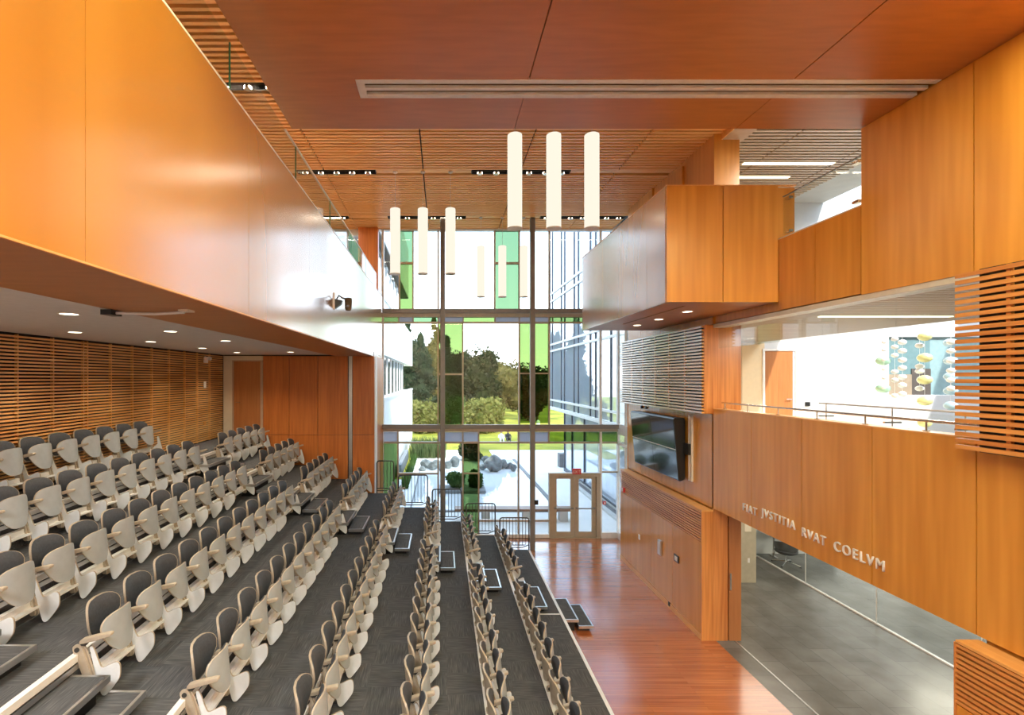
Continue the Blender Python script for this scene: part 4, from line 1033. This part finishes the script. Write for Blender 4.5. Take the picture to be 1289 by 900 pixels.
# ================================================================== OUTSIDE
GZ = ZF - .03
struct('ground_paving', MB().box(-12, 30, YW + .18, 38, GZ - .1, GZ), 'paving', 'pale paved court outside the window wall', 'paving')
struct('pool_water', MB().box(-1.3, 4.8, 20.6, 33.5, GZ + .002, GZ + .012), 'pool_water_surface', 'still reflecting pool in the paved court', 'pool')
mb = MB().box(4.8, 4.98, 20.4, 33.6, GZ + .001, GZ + .05).box(-1.36, 4.98, 20.4, 20.6, GZ + .001, GZ + .05).box(-1.36, -1.3, 20.6, 33.6, GZ + .001, GZ + .05)
struct('trim_7', mb, 'concrete_grey', 'grey stone edge of the pool', 'pool edge')
struct('lawn', MB().box(-90, 90, 38, 145, GZ - .1, GZ + .02).box(-9, -1.9, 27, 38, GZ, GZ + .025).box(2.2, 3.6, 33.6, 38, GZ, GZ + .02), 'lawn_grass', 'sunny yellow green lawn beyond the pool', 'lawn')
# low grey walls and planter
struct('wall_garden_low', MB().box(-2.5, -2.28, 27.5, 33.4, GZ, GZ + .7), 'concrete_grey', 'low grey garden wall left of the pool', 'garden wall')
struct('wall_garden_right', MB().box(7.3, 8.0, 30.6, 31.2, GZ, GZ + .85), 'concrete_grey', 'low grey wall block at the far end of the right building', 'garden wall')
t = thing('planter', 'flat grey stone planter slab standing in the pool', 'planter', (1.1, 24.2, GZ))
obj('slab', MB().box(-.2, 2.1, 23.6, 24.9, GZ + .03, GZ + .16), 'concrete_grey', t); obj('plinth', MB().box(0, 1.9, 23.75, 24.7, GZ, GZ + .03), 'dark', t)
struct('trim_8', MB().box(6.75, 6.95, 18.0, 26, GZ, GZ + .10).box(7.25, 7.4, 18.0, 26, GZ, GZ + .10), 'concrete', 'pale kerbs of the sunken strip beside the glass building', 'kerb')
struct('trim_9', MB().box(6.95, 7.25, 18.0, 26, GZ, GZ + .03), 'building_dark', 'dark sunken strip beside the glass building', 'drain')
t = thing('bench', 'long wooden bench on grey concrete legs outside the window', 'bench', (3.3, 19.2, GZ))
obj('seat', MB().box(.5, 5.1, 19.0, 19.5, GZ + .40, GZ + .49), 'bench_wood', t, bevel=.01)
for x in (1.7, 3.3, 4.72): obj('leg', MB().box(x - .16, x + .16, 19.07, 19.43, GZ, GZ + .40), 'concrete', t, bevel=.01)
def rock(x, y, r, seed, label):
    rnd = random.Random(seed); bm = bmesh.new(); bmesh.ops.create_icosphere(bm, subdivisions=3, radius=1)
    dirs = [Vector((rnd.uniform(-1, 1), rnd.uniform(-1, 1), rnd.uniform(-1, 1))).normalized() for _ in range(18)]; cut = [rnd.uniform(.45, .85) for _ in dirs]
    sx, sy, sz = rnd.uniform(.9, 1.3), rnd.uniform(.8, 1.1), rnd.uniform(.75, 1.05)
    vs = []
    for v_ in bm.verts:
        p = v_.co.copy()
        for d_, c_ in zip(dirs, cut):
            q = p.dot(d_)
            if q > c_: p -= d_ * (q - c_) * .85
        vs.append((x + p.x * r * sx, y + p.y * r * sy, GZ + .0 + max(-.1, r * sz * .72 + p.z * r * sz)))
    mb = MB().add(vs, [tuple(v_.index for v_ in f.verts) for f in bm.faces]); bm.free()
    tag(obj('rock', mb, 'rock'), label, 'rock', 'boulders at the far edge of the pool')
RK = [(531, 587, .28, 'small grey boulder at the reed end of the pool'), (537, 583, .48, 'grey boulder beside the reeds at the pool'), (545, 586, .40, 'grey boulder among the left group at the pool'), (550, 580, .42, 'grey boulder behind the left group at the pool'),
      (563, 584, .42, 'grey boulder just right of the steel column at the pool'), (572, 582, .55, 'large pale boulder nearest the green pane'), (607, 586, .40, 'boulder left of the tallest grey rock'), (612, 577, .40, 'boulder behind the tallest grey rock'),
      (620, 588, .75, 'tallest grey rock standing in the pool'), (632, 584, .48, 'grey boulder right of the tallest rock'), (642, 584, .40, 'grey boulder at the right end of the pool group'), (646, 587, .33, 'small boulder ending the right group'), (556, 588, .36, 'low boulder partly behind the steel column')]
for i, (u, v, r, lab) in enumerate(RK):
    y = 620 * 5.55 / (v + 6 - 476); rock((u - 556.5) * y / 620, y, r * .82, 40 + i, lab)
# reeds
def blades(name, x0, x1, y0, y1, n, h, mat, label, cat):
    rnd = random.Random(5); mb = MB()
    for _ in range(n):
        x, y = rnd.uniform(x0, x1), rnd.uniform(y0, y1); hh = h * rnd.uniform(.6, 1.15); a = rnd.uniform(0, 6.28); w_ = .03; lx, ly = rnd.uniform(-.3, .3) * hh, rnd.uniform(-.3, .3) * hh
        c_, s_ = math.cos(a) * w_, math.sin(a) * w_
        mb.add([(x - c_, y - s_, GZ), (x + c_, y + s_, GZ), (x + c_ * .7 + lx * .4, y + s_ * .7 + ly * .4, GZ + hh * .6), (x - c_ * .7 + lx * .4, y - s_ * .7 + ly * .4, GZ + hh * .6), (x + lx, y + ly, GZ + hh)], [(0, 1, 2, 3), (3, 2, 4)])
    return obj(name, mb, mat, None, label, cat, kind='stuff')
blades('reed_grass', -2.2, .2, 34.0, 37.5, 1500, 1.15, 'leaf_reed', 'tall green reed grass behind the pool boulders', 'grass')
blades('border_grass', -2.0, -1.72, 24.5, 33.3, 700, .55, 'leaf_shrub', 'darker grass in the border along the white building', 'grass')
# trees
def foliage(blobs, n, size, seed, core=True):
    """leaves scattered over a set of blobs (x,y,z,rx,ry,rz), around a lumpy core"""
    rg = np.random.default_rng(seed); mb = MB()
    vol = np.array([b[3] * b[4] + b[3] * b[5] for b in blobs]); cnt = (n * vol / vol.sum()).astype(int)
    V = []; F = []
    for (x, y, z, rx, ry, rz), k in zip(blobs, cnt):
        d = rg.normal(size=(k, 3)); d /= np.linalg.norm(d, axis=1)[:, None]
        lump = 1 + .16 * np.sin(d[:, 0] * 5 + seed) * np.sin(d[:, 2] * 6 + x) + .10 * np.sin(d[:, 1] * 11 + z)
        rr = (rg.uniform(.72, 1.06, k) * lump)[:, None]
        p = d * rr * np.array([rx, ry, rz]) + np.array([x, y, z])
        a = rg.normal(size=(k, 3)); a /= np.linalg.norm(a, axis=1)[:, None]
        b = np.cross(a, d + rg.normal(size=(k, 3)) * .6); b /= np.maximum(np.linalg.norm(b, axis=1), 1e-6)[:, None]
        s = size * rg.uniform(.6, 1.3, k)[:, None]
        o = len(V)
        q = np.stack([p - a * s, p + b * s * .6, p + a * s, p - b * s * .6], 1).reshape(-1, 3)
        V += q.tolist(); F += [(o + 4 * i, o + 4 * i + 1, o + 4 * i + 2, o + 4 * i + 3) for i in range(k)]
    mb.v = [tuple(p) for p in V]; mb.f = F
    if core:
        for (x, y, z, rx, ry, rz) in blobs:
            pr = [(max(.01, .80 * rx * math.cos(a)), .80 * rz * math.sin(a)) for a in [-math.pi / 2 + math.pi * k / 7 for k in range(8)]]
            mb.lathe((x, y, z), pr, 12)
    return mb
def tree(x, y, h, w_, mat, label, cat='tree', name='tree', shape='round', n=2600, size=.28, seed=1, trunk=.16, z0=GZ):
    rnd = random.Random(seed)
    t = thing(name, label, cat, (x, y, z0), 'trees beyond the lawn' if cat == 'tree' else 'shrubs by the pool')
    bl = []
    if shape == 'cone':
        k = 7
        for i in range(k):
            f = i / (k - 1); r = w_ * (1 - f * .74) * .82; zz = z0 + h * (.16 + .76 * f)
            for _ in range(3 if i < 5 else 1): bl.append((x + rnd.uniform(-.45, .45) * r, y + rnd.uniform(-.45, .45) * r, zz + rnd.uniform(-.03, .03) * h, r * rnd.uniform(.7, .95), r * .85, h * .12))
    elif shape == 'dome':
        bl.append((x, y, z0 + h * .38, w_ * .75, w_ * .75, h * .5))
        for _ in range(9):
            a = rnd.uniform(0, 6.28); bl.append((x + w_ * .55 * math.cos(a), y + w_ * .45 * math.sin(a), z0 + h * rnd.uniform(.25, .62), w_ * .42, w_ * .4, h * .32))
    else:
        bl.append((x, y, z0 + h * .58, w_ * .82, w_ * .78, h * .38))
        for _ in range(13):
            a = rnd.uniform(0, 6.28); rr = w_ * rnd.uniform(.35, .68)
            bl.append((x + rr * math.cos(a), y + rr * .8 * math.sin(a), z0 + h * rnd.uniform(.14, .80), w_ * rnd.uniform(.34, .46), w_ * .36, h * rnd.uniform(.13, .2)))
    obj('crown', foliage(bl, n, size, seed), mat, t)
    obj('trunk', MB().path([(x, y, z0), (x + .1, y, z0 + h * .25), (x, y + .1, z0 + h * .55)], trunk * (h / 8), 8), 'bark', t)
def at(u, y): return (u - 556.5) * y / 620
TREES = [(515, 58, 12.6, 2.6, 'leaf_conifer', 'dark conifer beyond the white building, tallest of the dark group', 'cone'), (531, 60, 11.0, 2.9, 'leaf_conifer', 'dark broad conifer right beside the tallest one', 'cone'),
         (548, 64, 13.4, 2.1, 'leaf_autumn', 'slender yellowish tree left of the steel column', 'cone'), (563, 62, 10.6, 2.4, 'leaf_conifer', 'conifer seen through the green pane by the steel column', 'cone'),
         (540, 66, 9.0, 3.2, 'leaf_dark', 'dark rounded tree filling the gap behind the conifers', 'round'), (570, 70, 10.0, 3.0, 'leaf_dark', 'dark rounded tree behind the green pane', 'round'),
         (602, 60, 9.4, 3.0, 'leaf_dark', 'big dark rounded tree in the middle of the window', 'round'), (634, 64, 8.0, 3.0, 'leaf_autumn', 'brownish rounded tree right of the big dark one', 'round'),
         (655, 62, 7.6, 2.6, 'leaf_dark', 'dark rounded tree behind the right green panes', 'round'), (676, 60, 7.4, 2.3, 'leaf_dark', 'dark tree close to the glass building', 'round'),
         (617, 72, 8.2, 3.6, 'leaf_dark', 'dark tree in the back row between the rounded trees', 'round'), (645, 74, 7.8, 3.4, 'leaf_dark', 'dark tree in the back row near the right green panes', 'round'),
         (690, 66, 7.0, 3.0, 'leaf_conifer', 'dark tree half hidden by the glass building', 'round'), (499, 68, 12.0, 3.2, 'leaf_conifer', 'conifer mostly hidden by the white building', 'cone'),
         (525, 69, 11.6, 3.4, 'leaf_conifer', 'dark tree behind the gap between the two left conifers', 'round'),
         (586, 74, 8.6, 3.4, 'leaf_dark', 'dark tree in the back row left of the big one', 'round')]
rows = {}
for i, (u, y, h, w_, m, lab, sh) in enumerate(TREES):
    hw = w_ * 620 / y * (1.0 if sh == 'cone' else 1.12)                # half width as seen from the hall
    for ry in (64, 73, 82, 92, 102, 113, 124):
        if all(abs(u - uu) > hw + ww for uu, ww in rows.get(ry, [])): break
    rows.setdefault(ry, []).append((u, hw)); k_ = ry / y
    y, h, w_ = ry, 5.55 + (h - 5.55) * k_, w_ * k_                      # farther rows hold taller trees
    tree(at(u, y), y, h, w_, m, lab, shape=sh, n=4200, size=.24, seed=11 + i, name='conifer_tree' if sh == 'cone' else 'broadleaf_tree')
tree(at(606, 50), 50, 3.9, 2.4, 'leaf_willow', 'drooping yellow green shrub tree in the middle of the lawn', shape='dome', n=3600, size=.22, seed=71, name='dome_tree')
tree(at(537, 50), 50, 3.7, 2.2, 'leaf_willow', 'yellow green bushy tree beside the white building', shape='dome', n=3400, size=.22, seed=72, name='dome_tree')
tree(at(571, 56), 56, 3.9, 2.0, 'leaf_shrub', 'bright green bush behind the green pane', shape='dome', n=2600, size=.2, seed=73, name='dome_tree')
tree(at(593, 33.2), 33.2, 2.1, .95, 'leaf_conifer', 'dark pine by the pool behind the narrow green pane', shape='cone', n=1500, size=.14, seed=74, name='pine_tree')
tree(at(574, 24.3), 24.3, .85, .5, 'leaf_shrub', 'round green shrub on the planter slab in the pool', 'shrub', 'pool_shrub', 'dome', 1500, .07, 75, .05, GZ + .165)
tree(at(600, 24.4), 24.4, .9, .42, 'leaf_shrub', 'dark green shrub at the right end of the planter slab', 'shrub', 'pool_shrub', 'dome', 1500, .07, 76, .05, GZ + .165)
# lamp posts on the lawn
t = thing('lamp_post', 'small white lamp post on the lawn behind the green pane', 'lamp post', (at(677.5, 46), 46, GZ))
obj('pole', MB().tube((at(677.5, 46), 46, GZ), (at(677.5, 46), 46, -4.35), .04, 8), 'white_paint', t); obj('lantern', MB().lathe((at(677.5, 46), 46, -4.4), [(.05, 0), (.16, .1), (.18, .35), (.04, .5)], 10), 'white_paint', t)
# white building on the left
def strip_windows(mb_frame, mb_glass, x, ya, yb, z0, z1, step, flip=1):
    mb_glass.box(x - .18, x - .15, ya, yb, z0, z1)
    y = ya
    while y <= yb + .01:
        mb_frame.box(x - .20, x - .10, y - .06, y + .06, z0, z1); y += step
BX = -2.62
b = thing('white_building', 'white building with long window strips left of the pool court', 'building', (BX - 4, 30, GZ))
obj('wall', MB().box(BX - 8, BX, YW + 1.0, 43.5, GZ, -1.0).box(BX - 8, BX - .2, YW + 1, 36, -1.0, 1.05), 'building_white', b)
obj('upper_band', MB().box(BX - 8, BX + .0, YW + 1.0, 43.5, 1.05, 3.55), 'building_white', b)
obj('ledge', MB().box(BX - .2, BX + .05, YW + 1, 43.5, -1.0, -.9), 'frame_white', b)
obj('eaves', MB().box(BX - 8, BX + .04, YW + 1.0, 44, 3.55, 3.68), 'frame_white', b)
f_, g_ = MB(), MB(); strip_windows(f_, g_, BX - .02, YW + 4, 35.6, -.88, 1.0, 1.9); obj('window', g_, 'building_glass', b); obj('window_bar', f_, 'frame_white', b)
obj('upper_storey', MB().box(BX - 8, BX - .25, YW + 1.0, 34, 3.68, 6.0), 'building_dark', b)
f_, g_ = MB(), MB(); strip_windows(f_, g_, BX - .05, YW + 4, 33.6, 3.9, 5.6, 1.9); obj('window', g_, 'building_glass', b); obj('window_bar', f_, 'frame_white', b)
obj('roof_band', MB().box(BX - 8, BX + .1, YW + 1.0, 37, 6.0, 9.6), 'building_white', b)
obj('soffit', MB().box(BX - 8, BX + .08, YW + 1.0, 36.9, 5.94, 6.0), 'building_dark', b)
# glass building on the right
GXW = 6.5
b = thing('glass_building', 'glass curtain wall building along the right side of the pool court', 'building', (GXW + 4, 24, GZ))
obj('core', MB().box(GXW + .9, GXW + 9, YW + .9, 29.2, GZ, 10.5).box(GXW + .12, GXW + 1.0, YW + .9, 29.8, -1.75, 10.5), 'building_dark', b)
bands = [(-1.72, -1.30), (-1.28, 1.60), (1.62, 1.98), (2.0, 4.55), (4.57, 5.0), (5.02, 10.4)]
ymul = [YW + .3, 19.05, 21.7, 24.35, 27.0, 29.9]
for a, bz in bands:
    for p, q in zip(ymul[:-1], ymul[1:]): obj('pane', MB().box(GXW + .04, GXW + .07, p + .03, q - .03, a + .03, bz - .03), 'curtain_glass', b)
mb = MB()
for z in (-1.73, -1.29, 1.61, 1.99, 4.56, 5.01): mb.box(GXW - .02, GXW + .06, YW + .25, 29.95, z - .05, z + .05)
obj('transom', mb, 'frame_white', b, label='white horizontal bars')
mb = MB()
for y in ymul + [y_ - .75 for y_ in ymul[2:]]: mb.box(GXW - .0, GXW + .05, y - .05, y + .05, -1.75, 10.4)
obj('mullion', mb, 'curtain_frame_dark', b, label='dark upright bars')
obj('corner', MB().box(GXW - .02, GXW + .3, 29.9, 30.05, -1.75, 10.4), 'frame_white', b)
obj('underside', MB().box(GXW - .05, GXW + 1.1, YW + .9, 29.95, -1.85, -1.75), 'frame_white', b)
mb = MB(); mg = MB()
for y in (18.2, 20.6, 23.0, 25.4, 27.8, 29.5): mb.box(GXW + .80, GXW + .95, y - .06, y + .06, GZ, -1.85)
mb.box(GXW + .80, GXW + .92, 18, 29.5, GZ, GZ + .2); mg.box(GXW + .86, GXW + .88, 18, 29.5, GZ + .2, -1.85)
obj('ground_floor_glass', mg, 'curtain_glass', b); obj('ground_floor_bar', mb, 'curtain_frame_dark', b)
# two people sitting on the lawn
def sitter(x, y, label, cloth):
    pts = [(0, 0, .13), (0, .03, .34), (0, .02, .55), (0, 0, .66), (0, -.01, .80), (.10, -.02, .12), (.15, -.42, .36), (.13, -.62, .07), (.13, -.74, .06), (-.10, -.02, .12), (-.15, -.42, .36), (-.13, -.62, .07), (-.13, -.74, .06),
           (.19, .02, .56), (.26, -.12, .36), (.17, -.36, .36), (-.19, .02, .56), (-.26, -.12, .36), (-.17, -.36, .36)]
    ed = [(0, 1), (1, 2), (2, 3), (3, 4), (0, 5), (5, 6), (6, 7), (7, 8), (0, 9), (9, 10), (10, 11), (11, 12), (2, 13), (13, 14), (14, 15), (2, 16), (16, 17), (17, 18)]
    rad = [.15, .13, .14, .055, .10, .10, .07, .05, .045, .10, .07, .05, .045, .06, .045, .035, .06, .045, .035]
    me = bpy.data.meshes.new('person'); me.from_pydata(pts, ed, []); o = link(bpy.data.objects.new('person', me)); o.location = (x, y, GZ + .02)
    m = o.modifiers.new('Skin', 'SKIN'); o.modifiers.new('Sub', 'SUBSURF').levels = 1
    for i, r_ in enumerate(rad): me.skin_vertices[0].data[i].radius = (r_, r_)
    me.skin_vertices[0].data[0].use_root = True
    me.materials.append(MATS[cloth]); ORIGIN[o.name] = Vector((x, y, GZ + .02)); tag(o, label, 'person', 'people sitting on the lawn')
    obj('face', MB().lathe((x, y - .035, GZ + .02 + .72), [(.02, 0), (.06, .02), (.085, .09), (.08, .16), (.03, .2)], 12), 'skin', o, smooth=60)
    obj('hair', MB().lathe((x, y + .01, GZ + .02 + .78), [(.10, 0), (.115, .06), (.10, .13), (.03, .17)], 12), 'hair', o, smooth=60)
sitter(at(631, 43), 43, 'person in pale clothes sitting on the sunny lawn', 'cloth_white'); sitter(at(639.5, 43.4), 43.4, 'person in dark clothes sitting on the sunny lawn', 'cloth_dark')

# ================================================================== SKY, SUN, CAMERA
wd = bpy.data.worlds.new('World'); scene.world = wd; wd.use_nodes = True
nt = wd.node_tree
for n_ in list(nt.nodes): nt.nodes.remove(n_)
out = nt.nodes.new('ShaderNodeOutputWorld'); bg = nt.nodes.new('ShaderNodeBackground')
tc = nt.nodes.new('ShaderNodeTexCoord'); sp_ = nt.nodes.new('ShaderNodeSeparateXYZ'); nt.links.new(tc.outputs['Generated'], sp_.inputs[0])
rp = ramp(nt, sp_.outputs['Z'], [(0.0, (1.0, 1.0, 1.0)), (.10, (.84, .92, 1.0)), (.35, (.58, .76, 1.0))])
nt.links.new(rp, bg.inputs['Color']); bg.inputs['Strength'].default_value = SKY
nt.links.new(bg.outputs[0], out.inputs[0])
sd = Vector((-.22, .72, -.70)).normalized()
so = light('sun', 'SUN', (0, -10, 20), SUN, (1, .95, .86)); so.rotation_euler = sd.to_track_quat('-Z', 'Y').to_euler(); so.data.angle = R(.6)

cam = bpy.data.cameras.new('camera'); co = link(bpy.data.objects.new('camera', cam)); co.location = (0, 0, 0); co.rotation_euler = (R(90), 0, 0)
cam.sensor_width = 36; cam.lens = 620 / 1289 * 36; cam.shift_x = (644.5 - 556.5) / 1289; cam.shift_y = (476 - 450) / 1289; cam.clip_start = .05; cam.clip_end = 500
scene.camera = co
for o in list(bpy.data.objects):
    if o.parent is None: o.location.z += FLOOR
vs_ = scene.view_settings
scene.display_settings.display_device = 'sRGB'
vs_.view_transform = 'Standard'; vs_.look = 'None'; vs_.exposure = EXPOSURE; vs_.gamma = 1; vs_.use_curve_mapping = False
scene.cycles.transparent_max_bounces = 24; scene.cycles.max_bounces = 10; scene.cycles.diffuse_bounces = 5; scene.cycles.glossy_bounces = 4
scene.cycles.sample_clamp_indirect = 6
